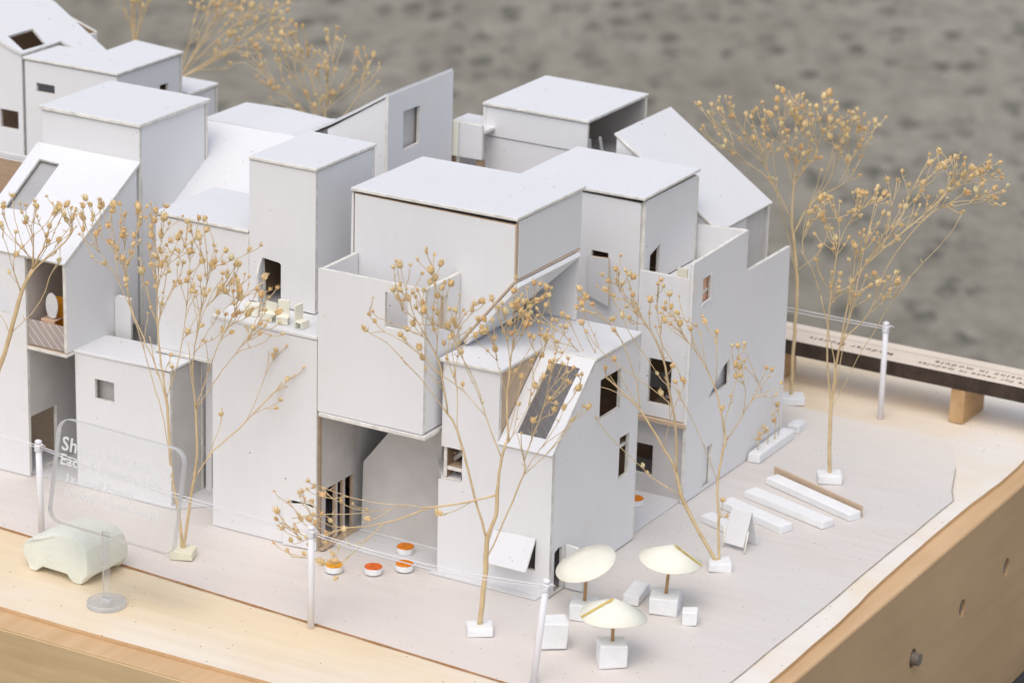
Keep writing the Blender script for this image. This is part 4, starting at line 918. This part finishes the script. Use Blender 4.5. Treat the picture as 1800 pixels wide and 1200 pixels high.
   [(-5605,4506,2143),(-5721,4435,2309),(-5753,4825,2294),(-5621,4965,2427),(-5517,4848,2523),(-5421,4873,2558),(-5680,5185,2309),(-5533,5121,2335),(-5866,4786,2315),(-5761,4480,2044),(-5912,4598,2071),(-6029,4640,2075),(-5967,4626,2154),(-6072,4602,2418),(-5893,4498,2537),(-5935,4709,2505),(-5729,4638,2562),(-5890,5001,2434),(-6136,4543,2258),(-6112,4609,2455),(-6000,4550,2541),(-5885,4585,2477),(-5854,4692,2476),(-5932,4933,2404),(-5843,4881,2367),(-5590,4636,2421),(-5744,4941,2444),(-5683,4954,2494),(-6117,4567,2537),(-6010,4664,2400),(-5805,4570,2432),(-5775,4627,2234),(-5791,4856,2171),(-5793,4962,2180),(-6062,4791,2502),(-5912,4803,2565),(-5748,4792,2604),(-5724,5014,2552)]),
  'T5': ((-6728,4400,0),
   [[(-6728,4400,30),(-6662,4310,2155),(-6717,4263,2372),(-6724,4245,2579)],[(-6662,4310,2155),(-6655,4315,2422),(-6644,4321,2626)],[(-6662,4310,2139),(-6583,4376,2420),(-6558,4405,2623)],[(-6654,4315,2062),(-6568,4280,2390),(-6560,4222,2631)]],
   [(-6654,4282,2505),(-6532,4183,2555),(-6478,4294,2542),(-6699,4203,2590),(-6498,4222,2639),(-6697,4284,2626),(-6554,4468,2637),(-6628,4300,2683),(-6833,4327,2650)])}

# ------------------------------------------------------------------ things on the plaza
# parasols
def parasol(label, x, y, rb, cone_c, R, hgt, tilt, tilt_dir, slit, bs, bh, stick_top, glue=True):
    t = thing('parasol', label, 'parasol', (x, y, 0), 'cream paper parasols on foam feet')
    block(t, 'foam_foot', (x, y, bh / 2 + 0.001), (bs[0], bs[1], bh), rb, FOAM, 0.010, 0.006)
    tube(t, 'stick', [(x, y, bh - 0.03), ((x + stick_top[0]) / 2 + 0.002, (y + stick_top[1]) / 2, (bh + stick_top[2]) / 2), stick_top], [0.0125, 0.012, 0.0115], SKEWER, 8)
    q = Quaternion(Vector((-math.sin(tilt_dir), math.cos(tilt_dir), 0)), tilt)
    N = 46
    bm = bmesh.new()
    th = 0.006
    ap = (bm.verts.new(cone_c + q @ Vector((0, 0, hgt))), bm.verts.new(cone_c + q @ Vector((0, 0, hgt - th))))
    rim = []
    for k in range(N + 1):
        a = slit + 2 * math.pi * k / N * 1.012
        rr = R * (1 + 0.012 * math.sin(3 * a + x * 9))
        lift = (0.010 if glue else 0.002) * math.sin(2 * a + y * 5) + (0.009 * (k / N - 1) if k > N - 6 else 0.0)
        mid = Vector((math.cos(a) * rr * 0.5, math.sin(a) * rr * 0.5, hgt * 0.5 + lift * 0.3))
        end = Vector((math.cos(a) * rr, math.sin(a) * rr, lift))
        rim.append([bm.verts.new(cone_c + q @ (mid)), bm.verts.new(cone_c + q @ end), bm.verts.new(cone_c + q @ (end - Vector((0, 0, th)))), bm.verts.new(cone_c + q @ (mid - Vector((0, 0, th))))])
    for a, b in zip(rim, rim[1:]):
        bm.faces.new([ap[0], a[0], b[0]])
        bm.faces.new([a[0], a[1], b[1], b[0]])
        bm.faces.new([a[1], a[2], b[2], b[1]])
        bm.faces.new([a[2], a[3], b[3], b[2]])
        bm.faces.new([ap[1], b[3], a[3]])
    cn = from_bm('canopy', bm, t, (PAPERY,), smooth=False)
    for p in cn.data.polygons:
        p.use_smooth = True
    if not glue:
        return
    # yellow glue along the overlap
    bm = bmesh.new()
    pr = None
    for i in range(9):
        f = 0.06 + 0.94 * i / 8
        w = 0.010 + 0.008 * math.sin(i * 1.7) ** 2
        c0 = Vector((math.cos(slit) * R * f, math.sin(slit) * R * f, hgt * (1 - f) + 0.006 + 0.010 * math.sin(2 * slit + y * 5) * f))
        sd = Vector((-math.sin(slit), math.cos(slit), 0)) * w
        cur = [bm.verts.new(cone_c + q @ (c0 + sd)), bm.verts.new(cone_c + q @ (c0 + Vector((0, 0, 0.004)))), bm.verts.new(cone_c + q @ (c0 - sd))]
        if pr:
            bm.faces.new([pr[0], cur[0], cur[1], pr[1]]); bm.faces.new([pr[1], cur[1], cur[2], pr[2]])
        pr = cur
    from_bm('glue_seam', bm, t, (GLUE,), smooth=True)
VR, VD = Vector((0.868, 0.496, 0)), Vector((-0.496, 0.868, 0))
SCR = math.atan2(0.496, 0.868)
parasol('tilted flat cream parasol nearest the corner house door', 0.353, -0.128, 0.30, Vector((0.343, -0.108, 0.390)), 0.216, 0.028, math.radians(22), SCR + math.pi * 1.14, SCR + 1.9, (0.18, 0.18), 0.125, (0.347, -0.106, 0.385), False)
parasol('cream parasol with yellow seam on its right side, beside the two stemmed tree', 0.772, 0.272, 0.32, Vector((0.785, 0.30, 0.372)), 0.222, 0.118, math.radians(6), SCR, SCR - 0.28, (0.20, 0.20), 0.130, (0.785, 0.30, 0.44))
parasol('front parasol with yellow seam on its left side, in front of the others', 0.872, -0.700, 0.64, Vector((0.852, -0.662, 0.342)), 0.226, 0.118, math.radians(3), SCR, SCR + math.pi + 0.30, (0.185, 0.16), 0.168, (0.853, -0.668, 0.43))

FG = 'white foam seats around the parasols'
t = block(None, 'foam_block', (0.398, -0.648, 0.098), (0.185, 0.17, 0.19), 0.62, FOAM, 0.010, 0.008)
tag(t, 'large white foam cube behind the leaning front post', 'foam block', FG)
t = block(None, 'foam_block', (1.010, 0.178, 0.053), (0.105, 0.10, 0.10), 0.40, FOAM, 0.008, 0.006)
tag(t, 'smallest white foam cube at the right of the parasols', 'foam block', FG)
t = block(None, 'foam_block', (0.508, 0.345, 0.040), (0.115, 0.27, 0.075), 0.16, FOAM, 0.008, 0.006)
tag(t, 'long low white foam block between the two rear parasols', 'foam block', FG)

# orange stools
SG = 'round orange topped stools'
for i, (x, y, c, lb) in enumerate(((-1.50, -0.418, 2, 'yellow orange topped stool nearest the white post, under the lying branch'), (-1.25, -0.295, 1, 'red orange stool in the middle of the four outside the recess'),
                                   (-1.095, -0.128, 0, 'orange stool third from the left, in front of the rearmost one'), (-1.25, 0.139, 0, 'rearmost orange stool close to the recessed grey wall'),
                                   (-0.295, 1.87, 0, 'lone orange stool in the passage behind the corner house'))):
    t = thing('stool', lb, 'stool', (x, y, 0), SG)
    lathe(t, 'seat_base', (x, y, 0.012), [(0.060, 0), (0.063, 0.006), (0.063, 0.040), (0.061, 0.044)], (FOAM,), 26, wob=0.02)
    lathe(t, 'seat_top', (x, y, 0.0562), [(0.062, 0), (0.0635, 0.003), (0.060, 0.007)], (ORANGE[c],), 26, wob=0.035)

# foam benches and backing board
BG = 'white foam benches in a row'
def bench(x0, y0, x1, y1, w, h_, lb, mat=FOAM, name='foam_bench', cat='bench', grp=BG, bev=0.008):
    d = Vector((x1 - x0, y1 - y0, 0)); L = d.length; a = math.atan2(d.y, d.x)
    n_ = Vector((-math.sin(a), math.cos(a), 0))
    c = Vector(((x0 + x1) / 2, (y0 + y1) / 2, h_ / 2 + 0.001)) + n_ * w / 2
    return tag(block(None, name, c, (L, w, h_), a, mat, bev, 0.004), lb, cat, grp)
bench(0.262, 1.845, 0.640, 1.695, 0.11, 0.060, 'shortest foam bench, partly hidden by the white notice board')
bench(0.262, 2.165, 0.863, 1.953, 0.125, 0.062, 'foam bench right behind the white notice board')
bench(0.322, 2.462, 1.087, 2.205, 0.13, 0.060, 'long foam bench in the middle of the row')
bench(0.340, 2.800, 1.190, 2.454, 0.12, 0.062, 'farthest foam bench against the thin wooden board')
bench(0.335, 2.962, 1.226, 2.588, 0.018, 0.088, 'thin tan wooden board standing along the farthest foam bench', TAN, 'back_board', 'board', None, 0.002)

# notice board
t = thing('notice_board', 'small blank white notice board on two legs beside the two stemmed tree', 'notice board', (0.7, 1.53, 0))
panel(t, 'board', [(0.600, 1.520, 0.035), (0.778, 1.500, 0.035), (0.792, 1.580, 0.288), (0.624, 1.600, 0.288)], (0, -1, 0.3), mats=(WHITE, WHITE, WHITE), t=0.012)
panel(t, 'board', [(0.645, 1.70, 0.004), (0.820, 1.680, 0.004), (0.795, 1.600, 0.288), (0.627, 1.62, 0.288)], (0, 1, 0.3), mats=(WHITE, WHITE, WHITE), t=0.010)
tube(t, 'leg', [(0.802, 1.468, 0.004), (0.800, 1.53, 0.16)], 0.006, PAPERY, 6)
tube(t, 'leg', [(0.612, 1.505, 0.004), (0.612, 1.535, 0.16)], 0.006, PAPERY, 6)

# planter along the side wall
t = thing('planter', 'white foam planter trough with tiny dried flowers against the side wall', 'planter', (0.06, 3.5, 0))
block(t, 'trough', (0.068, 3.475, 0.041), (0.105, 0.66, 0.078), 0.02, FOAM)
rp = random.Random(11)
SPR = [(0.06, 3.24), (0.07, 3.40), (0.075, 3.52), (0.06, 3.62)]
t2 = block(None, 'foam_block', (0.05, 3.99, 0.035), (0.10, 0.16, 0.066), 0.02, FOAM)
tag(t2, 'small white foam block at the far end of the planter', 'foam block')

# posts and threads
PG = 'white posts carrying the boundary thread'
POSTS = [((-3.623, -1.012, 0), (-3.628, -1.02, 0.715), 'left white post beside the clear acrylic sign'), ((-1.123, -1.292, 0), (-1.122, -1.295, 0.722), 'middle white post standing in the burnt line'),
         ((0.573, -1.234, -0.02), (0.640, -1.215, 0.725), 'leaning white post at the front edge beside the foam cube'), ((0.505, 4.619, 0), (0.500, 4.62, 0.80), 'far right white post in front of the plywood strip')]
for a, b, lb in POSTS:
    t = thing('post', lb, 'post', a, PG)
    a, b = Vector(a), Vector(b)
    tube(t, 'pole', [a, (a + b) / 2, b], [0.0245, 0.0235, 0.023], PLASTIC, 12)
    d = (b - a).normalized()
    tube(t, 'pole_cap', [b - d * 0.004, b + d * 0.018, b + d * 0.026], [0.024, 0.026, 0.010], PLASTIC, 12)
    kb = bmesh.new()
    for k in range(5):
        z = -0.012 - 0.011 * k
        pts = [b + d * z + Vector((0.027 * math.cos(q), 0.027 * math.sin(q), 0.006 * math.sin(q * 2 + k))) for q in [2 * math.pi * i / 10 for i in range(11)]]
        tube_bm(kb, pts, [0.0045] * 11, 5)
    pts = [b + d * -0.02 + Vector((0.03, -0.02, 0)), b + Vector((0.055, -0.03, 0.012)), b + Vector((0.075, -0.015, -0.004))]
    tube_bm(kb, pts, [0.005, 0.0045, 0.003], 5)
    from_bm('knot', kb, t, (STRING,), smooth=True)
def strand(p, q, sag, n=18, seed=0):
    r = random.Random(seed)
    return [p.lerp(q, i / n) - Vector((0, 0, sag * 4 * (i / n) * (1 - i / n) + r.uniform(-0.0015, 0.0015))) for i in range(n + 1)]
def thread(lb, a, b, sag, seed):
    t = thing('thread', lb, 'thread', a, 'threads between the posts')
    a, b = Vector(a), Vector(b)
    for k, dz in enumerate((-0.012, -0.040)):
        s = Vector((0, 0.012 * (1 if k else -1), dz))
        tube(t, 'strand', strand(a + s, b + s, sag + 0.012 * k, 18, seed + k), 0.0034, STRING, 5)
thread('double white thread from the left post to the picture edge', POSTS[0][1], (-6.4, -0.86, 0.74), 0.01, 1)
thread('double white thread from the left post past the clear sign to the middle post', POSTS[0][1], POSTS[1][1], 0.035, 4)
thread('double white thread from the middle post to the leaning post, past the stools', POSTS[1][1], POSTS[2][1], 0.045, 7)
thread('double white thread from the far right post behind the houses', POSTS[3][1], (-3.2, 4.75, 0.80), 0.02, 12)

# pale green foam car
t = thing('model_car', 'pale green hand carved foam car on the raw wood road', 'car', (-3.08, -1.36, 0))
prof = [(-3.390, 0.070), (-3.402, 0.130), (-3.380, 0.190), (-3.300, 0.232), (-3.215, 0.272), (-3.140, 0.312), (-3.050, 0.328), (-2.940, 0.328), (-2.850, 0.316), (-2.795, 0.268), (-2.772, 0.180), (-2.770, 0.080),
        (-2.795, 0.050), (-2.820, 0.012), (-2.845, 0.000), (-2.905, 0.002), (-2.930, 0.022), (-2.960, 0.050), (-3.060, 0.052), (-3.190, 0.052), (-3.225, 0.030), (-3.245, 0.008), (-3.270, 0.000), (-3.320, 0.004), (-3.345, 0.030), (-3.370, 0.050)]
bm = bmesh.new()
rows = []
NY = 9
for j in range(NY):
    f = j / (NY - 1) * 2 - 1
    row = []
    for x, z in prof:
        tum = 0.228 * (1 - 0.17 * max(0, (z - 0.205) / 0.12))       # cabin leans in
        y = -1.335 + f * tum + (0.03 if x < -3.33 else 0) * (-f)
        sh = 1 - 0.035 * abs(f) ** 6
        zz = z * (sh if z > 0.1 else 1) + (0.060 if z < 0.05 and abs(f) < 0.62 else 0)
        xx = -3.08 + (x + 3.08) * (1 - 0.04 * abs(f) ** 4)
        row.append(bm.verts.new((xx + RJ.uniform(-.003, .003), y, zz + RJ.uniform(-.002, .003))))
    rows.append(row)
n_ = len(prof)
for r0, r1 in zip(rows, rows[1:]):
    for k in range(n_):
        bm.faces.new([r0[k], r0[(k + 1) % n_], r1[(k + 1) % n_], r1[k]])
bm.faces.new(rows[0][::-1]); bm.faces.new(rows[-1])
bmesh.ops.rotate(bm, verts=bm.verts, cent=(-3.08, -1.355, 0), matrix=Matrix.Rotation(math.radians(-3.0), 3, 'Z'))
cb = from_bm('body', bm, t, (FOAMG,), smooth=False, bev=0.016, seg=3)
for p in cb.data.polygons:
    p.use_smooth = True

# clear acrylic sign
t = thing('acrylic_sign', 'clear acrylic sign with white engraved text on a round clear foot', 'sign', (-2.47, -1.76, 0))
PA, PB = Vector((-2.960, -1.800, 0.545)), Vector((-1.910, -1.800, 0.515))
UPV = Vector((0.02, 0.13, 0.72))
ux = (PB - PA); Lx = ux.length; ux.normalize()
uz = (UPV - ux * UPV.dot(ux)); Lz = uz.length; uz.normalize()
nn = ux.cross(uz)                                    # points to the viewer side
def pl(a, b, d=0.0): return PA + ux * a + uz * b + nn * d
loop = []
for cx, cy, a0, r in ((0.10, 0.10, 180, 0.10), (Lx - 0.08, 0.08, 270, 0.08), (Lx - 0.10, Lz - 0.10, 0, 0.10), (0.10, Lz - 0.10, 90, 0.10)):
    for k in range(9):
        an = math.radians(a0 + 90 * k / 8)
        loop.append(pl(cx + r * math.cos(an), cy + r * math.sin(an)))
plate = panel(t, 'plate', loop, nn, mats=(ACRYL, ACRYL, ACRYLE), t=0.052, bev=0.003, jit=0)
lathe(t, 'foot', (-2.50, -1.745, 0.0), [(0.134, 0.0), (0.138, 0.004), (0.138, 0.030), (0.132, 0.036)], (ACRYLT, ACRYLF), 40, mi=[1, 1, 1, 0])
pb = bmesh.new()
box_bm(pb, (-2.474, -1.775, 0.298), (0.055, 0.022, 0.52))
from_bm('pole', pb, t, (ACRYLP,), bev=0.003)
pb = bmesh.new()
box_bm(pb, (-2.474, -1.775, 0.052), (0.075, 0.05, 0.032))
from_bm('pole_socket', pb, t, (ACRYLE,), bev=0.003)
for tx, a, b, s in (('Share House x2', 0.058, Lz - 0.215, 0.135), ('Each 4 friends +1a', 0.060, Lz - 0.315, 0.105), ('1x Small Family', 0.115, Lz - 0.425, 0.088), ('1x Single Parent Family', 0.115, Lz - 0.520, 0.080)):
    me = text_mesh(tx, s, 0.0008, 1.06, 0.0022)
    o = link('lettering', me, t, (ENGR,))
    M = Matrix((ux, uz, nn)).transposed().to_4x4()
    M.translation = pl(a, b, 0.002) - Vector(t.location)
    o.matrix_local = M

# cream paper chairs on the tower terrace
def paper_chair(x, y, z, rz, lb, mat, w=0.085, hh=0.17):
    bm = bmesh.new()
    for c, s in (((0, 0.045, hh / 2), (w, 0.010, hh)), ((0, 0.012, 0.050), (w, 0.058, 0.010)), ((0, -0.012, 0.023), (w, 0.010, 0.044))):
        box_bm(bm, c, s, 0, 0.003)
    bmesh.ops.rotate(bm, verts=bm.verts, cent=(0, 0, 0), matrix=Matrix.Rotation(rz, 3, 'Z'))
    bmesh.ops.translate(bm, verts=bm.verts, vec=(x, y, z + 0.002))
    return tag(from_bm('terrace_chair', bm, None, (mat,)), lb, 'chair', 'paper chairs on the roof terraces')
paper_chair(-1.985, -0.085, 1.632, 1.45, 'cream paper chair standing alone below the tower door', PAPERY)
paper_chair(-2.155, -0.10, 1.632, 0.3, 'cream paper chair second from the right on the tower terrace', PAPERY)
paper_chair(-2.29, -0.09, 1.632, -0.2, 'cream paper chair third from the right on the tower terrace', PAPERY, 0.11, 0.13)
tag(block(None, 'terrace_table', (-2.45, -0.03, 1.632 + 0.042), (0.11, 0.09, 0.08), 0.2, PAPERY, 0.004), 'cream paper table behind the seed heads on the tower terrace', 'table')

# paper furniture in the balcony bay
t = thing('bay_chair', 'orange paper armchair with a rounded white paper shape in the balcony bay', 'chair', (-4.25, 0.0, 1.056))
panel(t, 'seat_front', rect_xz(-4.335, -4.205, 1.058, 1.25, -0.06), FR, mats=(PEACH, PEACH, PEACH), t=0.01)
panel(t, 'backrest', rect_xz(-4.315, -4.135, 1.058, 1.40, 0.06), FR, mats=(ORANGE[2], ORANGE[2], ORANGE[2]), t=0.012)
panel(t, 'seat', rect_xy(-4.335, -4.205, -0.06, 0.05, 1.25), UP, mats=(TAN, TAN, TAN), t=0.01)
panel(t, 'paper_shape', [(-4.255 + 0.058 * math.cos(q) + (0.02 * math.cos(q) if math.sin(q) < -0.7 else 0), -0.03, 1.355 + 0.10 * math.sin(q)) for q in [2 * math.pi * k / 18 for k in range(18)]], FR, mats=(WHITE, WHITE, WHITE), t=0.008, jit=0)
t = panel(None, 'bay_shelf', rect_xz(-4.36, -4.27, 1.23, 1.26, 0.20), FR, mats=(GLUE, GLUE, GLUE), t=0.12)
tag(t, 'yellow edged shelf at the back of the balcony bay', 'shelf')

# ------------------------------------------------------------------ dried flower sprigs used as trees
def seed_mesh(seed, spiky):
    """a ribbed seed head along +Z with its stalk end at the origin and a ragged crown"""
    r = random.Random(seed)
    bm = bmesh.new()
    S = 10
    prof = [(0.12, 0.0), (0.55, 0.18), (0.95, 0.60), (0.98, 1.0), (0.70, 1.50), (0.26, 1.95)]
    if spiky:
        prof = [(0.10, 0.0), (0.50, 0.25), (0.66, 0.60), (0.55, 1.0), (0.25, 1.25)]
    rings = []
    for j, (pr, pz) in enumerate(prof):
        ring = []
        for k in range(S):
            a = 2 * math.pi * k / S
            q = pr * (1.0 if k % 2 == 0 else 0.70) * r.uniform(0.90, 1.08)
            ring.append(bm.verts.new((q * math.cos(a), q * math.sin(a), pz + r.uniform(-0.05, 0.05))))
        rings.append(ring)
    for a, b in zip(rings, rings[1:]):
        for k in range(S):
            bm.faces.new([a[k], a[(k + 1) % S], b[(k + 1) % S], b[k]])
    bm.faces.new(rings[-1])
    # sepals: papery scales standing off the capsule
    NS = 8 if spiky else 9
    for k in range(NS):
        a = 2 * math.pi * (k + r.uniform(-.2, .2)) / NS
        ca, sa = math.cos(a), math.sin(a)
        w = r.uniform(0.16, 0.30)
        L = r.uniform(0.9, 1.5) if spiky else r.uniform(0.5, 0.95)
        z0 = 0.2 if spiky else r.choice((0.1, 1.1, 1.45))
        o0 = 0.5 if spiky else (0.55 if z0 < 0.5 else 0.8 if z0 < 1.3 else 0.4)
        sp = r.uniform(0.5, 1.0)
        b0 = Vector((ca * o0 - sa * w, sa * o0 + ca * w, z0)); b1 = Vector((ca * o0 + sa * w, sa * o0 - ca * w, z0))
        m0 = Vector((ca * (o0 + L * 0.55 * sp), sa * (o0 + L * 0.55 * sp), z0 + L * 0.45))
        tp = Vector((ca * (o0 + L * 0.9 * sp), sa * (o0 + L * 0.9 * sp), z0 + L * 1.15))
        v = [bm.verts.new(x) for x in (b0, b1, m0 + (b1 - b0) * 0.35, m0 - (b1 - b0) * 0.35, tp)]
        bm.faces.new([v[0], v[1], v[2], v[3]]); bm.faces.new([v[3], v[2], v[4]])
    me = bpy.data.meshes.new('seed_head')
    bm.to_mesh(me); bm.free()
    me.materials.append(SEED)
    return me
SEEDS = [seed_mesh(i, False) for i in range(5)] + [seed_mesh(20 + i, True) for i in range(3)]

PINFO = {
 'A': ('bushy tan sprig tree crowded with seed heads in front of the low block', 0.0165, (0.17, 0.155, 0.07), 0.35, FOAMY),
 'B': ('centre front sprig tree forked in front of the corner house, one branch reaching left', 0.0185, (0.17, 0.155, 0.072), 0.62, FOAM),
 'C': ('sprig tree with two stems rising from one foam foot beside the notice board', 0.018, (0.165, 0.15, 0.07), 0.55, FOAM),
 'L': ('sprig tree at the left picture edge reaching in front of the steep roof', 0.017, (0.15, 0.15, 0.07), 0.3, FOAM),
 'R1': ('farthest sprig tree on the right with a rounded crown behind the side wall', 0.015, (0.20, 0.17, 0.07), 0.5, FOAM),
 'R2': ('right sprig tree behind the foam benches, crown blown far to the right', 0.016, (0.19, 0.16, 0.072), 0.5, FOAM),
 'T3': ('blurred sprig tree behind the butterfly roof with widely spread branches', 0.017, (0.18, 0.16, 0.07), 0.4, FOAM),
 'T4': ('blurred sheaf like sprig tree leaning right behind the far left houses', 0.019, (0.18, 0.16, 0.07), 0.4, FOAM),
 'T5': ('blurred bundle of bare stems at the top left behind the flat roofed box', 0.020, (0.18, 0.16, 0.07), 0.4, FOAM)}

def grow(key, foot, limbs, heads):
    label, r_base, bs, rz, fm = PINFO[key]
    V = lambda t: Vector(t) / 1000.0
    foot = V(foot)
    rnd = random.Random(hash_key(key))
    t = thing('sprig_tree', label, 'tree', foot, 'dried flower sprigs standing in as trees')
    block(t, 'foam_foot', (foot.x, foot.y, bs[2] / 2 + 0.001), bs, rz, fm, 0.010, 0.008)
    P, PAR = [], []                      # skeleton nodes
    chains = []
    def nearest(p):
        return min(range(len(P)), key=lambda i: (P[i] - p).length_squared)
    for li, limb in enumerate(limbs):
        pts = [V(p) for p in limb]
        if li == 0:
            P.append(pts[0]); PAR.append(-1); last = 0
        else:
            last = nearest(pts[0])
            if (P[last] - pts[0]).length > 0.06 and pts[0].z > 0.2:
                pass
        chain = [last]
        # smooth each limb with a Catmull-Rom pass
        q = [P[last]] + pts[1:]
        for i in range(len(q) - 1):
            p0 = q[max(i - 1, 0)]; p1 = q[i]; p2 = q[i + 1]; p3 = q[min(i + 2, len(q) - 1)]
            k = max(2, int((p2 - p1).length / 0.07))
            for s in range(1, k + 1):
                u = s / k
                c = 0.5 * ((2 * p1) + (p2 - p0) * u + (2 * p0 - 5 * p1 + 4 * p2 - p3) * u * u + (3 * p1 - p0 - 3 * p2 + p3) * u ** 3)
                P.append(c + Vector((rnd.uniform(-.003, .003), rnd.uniform(-.003, .003), rnd.uniform(-.003, .003))))
                PAR.append(last); last = len(P) - 1
                chain.append(last)
        chains.append(chain)
    n_limb = len(P)
    hd = [V(b) for b in heads]
    for b in list(hd):                   # small late buds beside the bigger heads
        for _ in range((2 if rnd.random() < 0.7 else 1) if key[0] in 'RT' else (1 if rnd.random() < 0.85 else 0)):
            hd.append(b + Vector((rnd.uniform(-.10, .10), rnd.uniform(-.10, .10), rnd.uniform(-.09, .07))))
    n_main = len(heads)
    order = sorted(range(len(hd)), key=lambda i: min((p - hd[i]).length for p in P))
    tips = []
    for hi in order:
        b = hd[hi]
        best, bc = 0, 1e9
        for i, p in enumerate(P):
            d = b - p
            L = d.length
            if L < 0.055 or PAR[i] < 0:
                continue
            tan = (p - P[PAR[i]]).normalized()
            cs = tan.dot(d / L)
            up = d.z / L
            cost = L ** (0.62 if hi % 3 else 0.42) * (1 + 4.5 * (1 - cs) + 1.2 * max(0, 0.45 - up)) + (0.05 if i >= n_limb else 0)
            if cost < bc:
                best, bc = i, cost
        p = P[best]
        d = b - p
        tan = (p - P[PAR[best]]).normalized()
        c1 = p + tan * d.length * 0.24 + d * 0.10
        c2 = b - (d.normalized() * 0.55 + Vector((0, 0, 0.75))).normalized() * d.length * 0.26
        K = 5 if d.length > 0.16 else 4
        last = best
        chain = [best]
        for s in range(1, K + 1):
            u = s / K
            c = p * (1 - u) ** 3 + c1 * 3 * u * (1 - u) ** 2 + c2 * 3 * u * u * (1 - u) + b * u ** 3
            if s < K:
                c += Vector((rnd.uniform(-1, 1), rnd.uniform(-1, 1), rnd.uniform(-1, 1))) * 0.004
            P.append(c); PAR.append(last); last = len(P) - 1
            chain.append(last)
        chains.append(chain)
        tips.append((last, (P[last] - P[PAR[last]]).normalized(), hi >= n_main))
    # pipe model for the thickness
    load = [0.0] * len(P)
    kids = [0] * len(P)
    for i in range(len(P) - 1, 0, -1):
        if kids[i] == 0:
            load[i] = 1.0
        load[PAR[i]] += load[i]; kids[PAR[i]] += 1
    total = max(load)
    rad = lambda i: max(0.0029, r_base * (load[i] / total) ** 0.60)
    def chain_mesh(name, chs):
        bm = bmesh.new()
        for ch in chs:
            rr = [rad(i) for i in ch]
            if len(ch) > 1:
                rr[0] = min(rr[0], rr[1] * 1.15)
            tube_bm(bm, [P[i] for i in ch], rr, 6 if rr[0] > 0.007 else 5)
        # little broken stubs at some forks
        for ch in chs:
            if len(ch) > 5 and rnd.random() < 0.6:
                i = ch[rnd.randrange(2, len(ch) - 1)]
                v = Vector((rnd.uniform(-1, 1), rnd.uniform(-1, 1), rnd.uniform(0, 1))).normalized()
                tube_bm(bm, [P[i], P[i] + v * 0.02, P[i] + v * 0.035 + Vector((0, 0, 0.01))], [0.004, 0.003, 0.001], 4)
        return from_bm(name, bm, t, (STEM,), smooth=True)
    chain_mesh('trunk', chains[:1])
    for ch in chains[1:len(limbs)]:
        chain_mesh('branch', [ch])
    if len(chains) > len(limbs):
        chain_mesh('twigs', chains[len(limbs):])['kind'] = 'stuff'
    o0 = origin_of(t)
    for i, dv, late in tips:
        me = SEEDS[rnd.randrange(5)] if rnd.random() < 0.76 else SEEDS[5 + rnd.randrange(3)]
        o = bpy.data.objects.new('seed_head', me)
        COL.objects.link(o)
        o.parent = t
        s = rnd.choice((0.012, 0.016, 0.019, 0.021, 0.024)) * rnd.uniform(0.9, 1.12) * (0.70 if late else 1.0)
        if dv.z < -0.2:
            dv = Vector((dv.x, dv.y, 0.3)).normalized()
        q = (dv + Vector((rnd.uniform(-.35, .35), rnd.uniform(-.35, .35), rnd.uniform(-.1, .3)))).normalized().to_track_quat('Z', 'Y') @ Quaternion((0, 0, 1), rnd.uniform(0, 6.28))
        o.matrix_local = Matrix.LocRotScale(P[i] - o0 - dv * s * 0.2, q, Vector((s, s, s * rnd.uniform(1.0, 1.4))))
def hash_key(k): return sum((i + 3) * ord(c) for i, c in enumerate(k))
for key, (foot, limbs, heads) in PLANTS.items():
    grow(key, foot, limbs, heads)

# tiny flowers in the planter
pt = next(o for o in bpy.data.objects if o.name.startswith('planter'))
for i, (x, y) in enumerate(SPR):
    hh = (0.11, 0.13, 0.19, 0.25)[i]
    tp = Vector((x + rp.uniform(-.02, .03), y + rp.uniform(-.02, .03), 0.08 + hh))
    tube(pt, 'flower_stem', [(x, y, 0.06), (x + 0.004, y, 0.08 + hh * 0.5), tp], [0.005, 0.004, 0.003], STEM, 5)
    for k in range(3):
        o = bpy.data.objects.new('flower_head', SEEDS[5 + k % 3])
        COL.objects.link(o); o.parent = pt
        s = rp.uniform(0.016, 0.022)
        o.location = tp - Vector(pt.location) + Vector((rp.uniform(-.02, .02), rp.uniform(-.02, .02), -0.026 * k + 0.005))
        o.rotation_euler = (rp.uniform(-.7, .7), rp.uniform(-.7, .7), rp.uniform(0, 6))
        o.scale = (s, s, s)
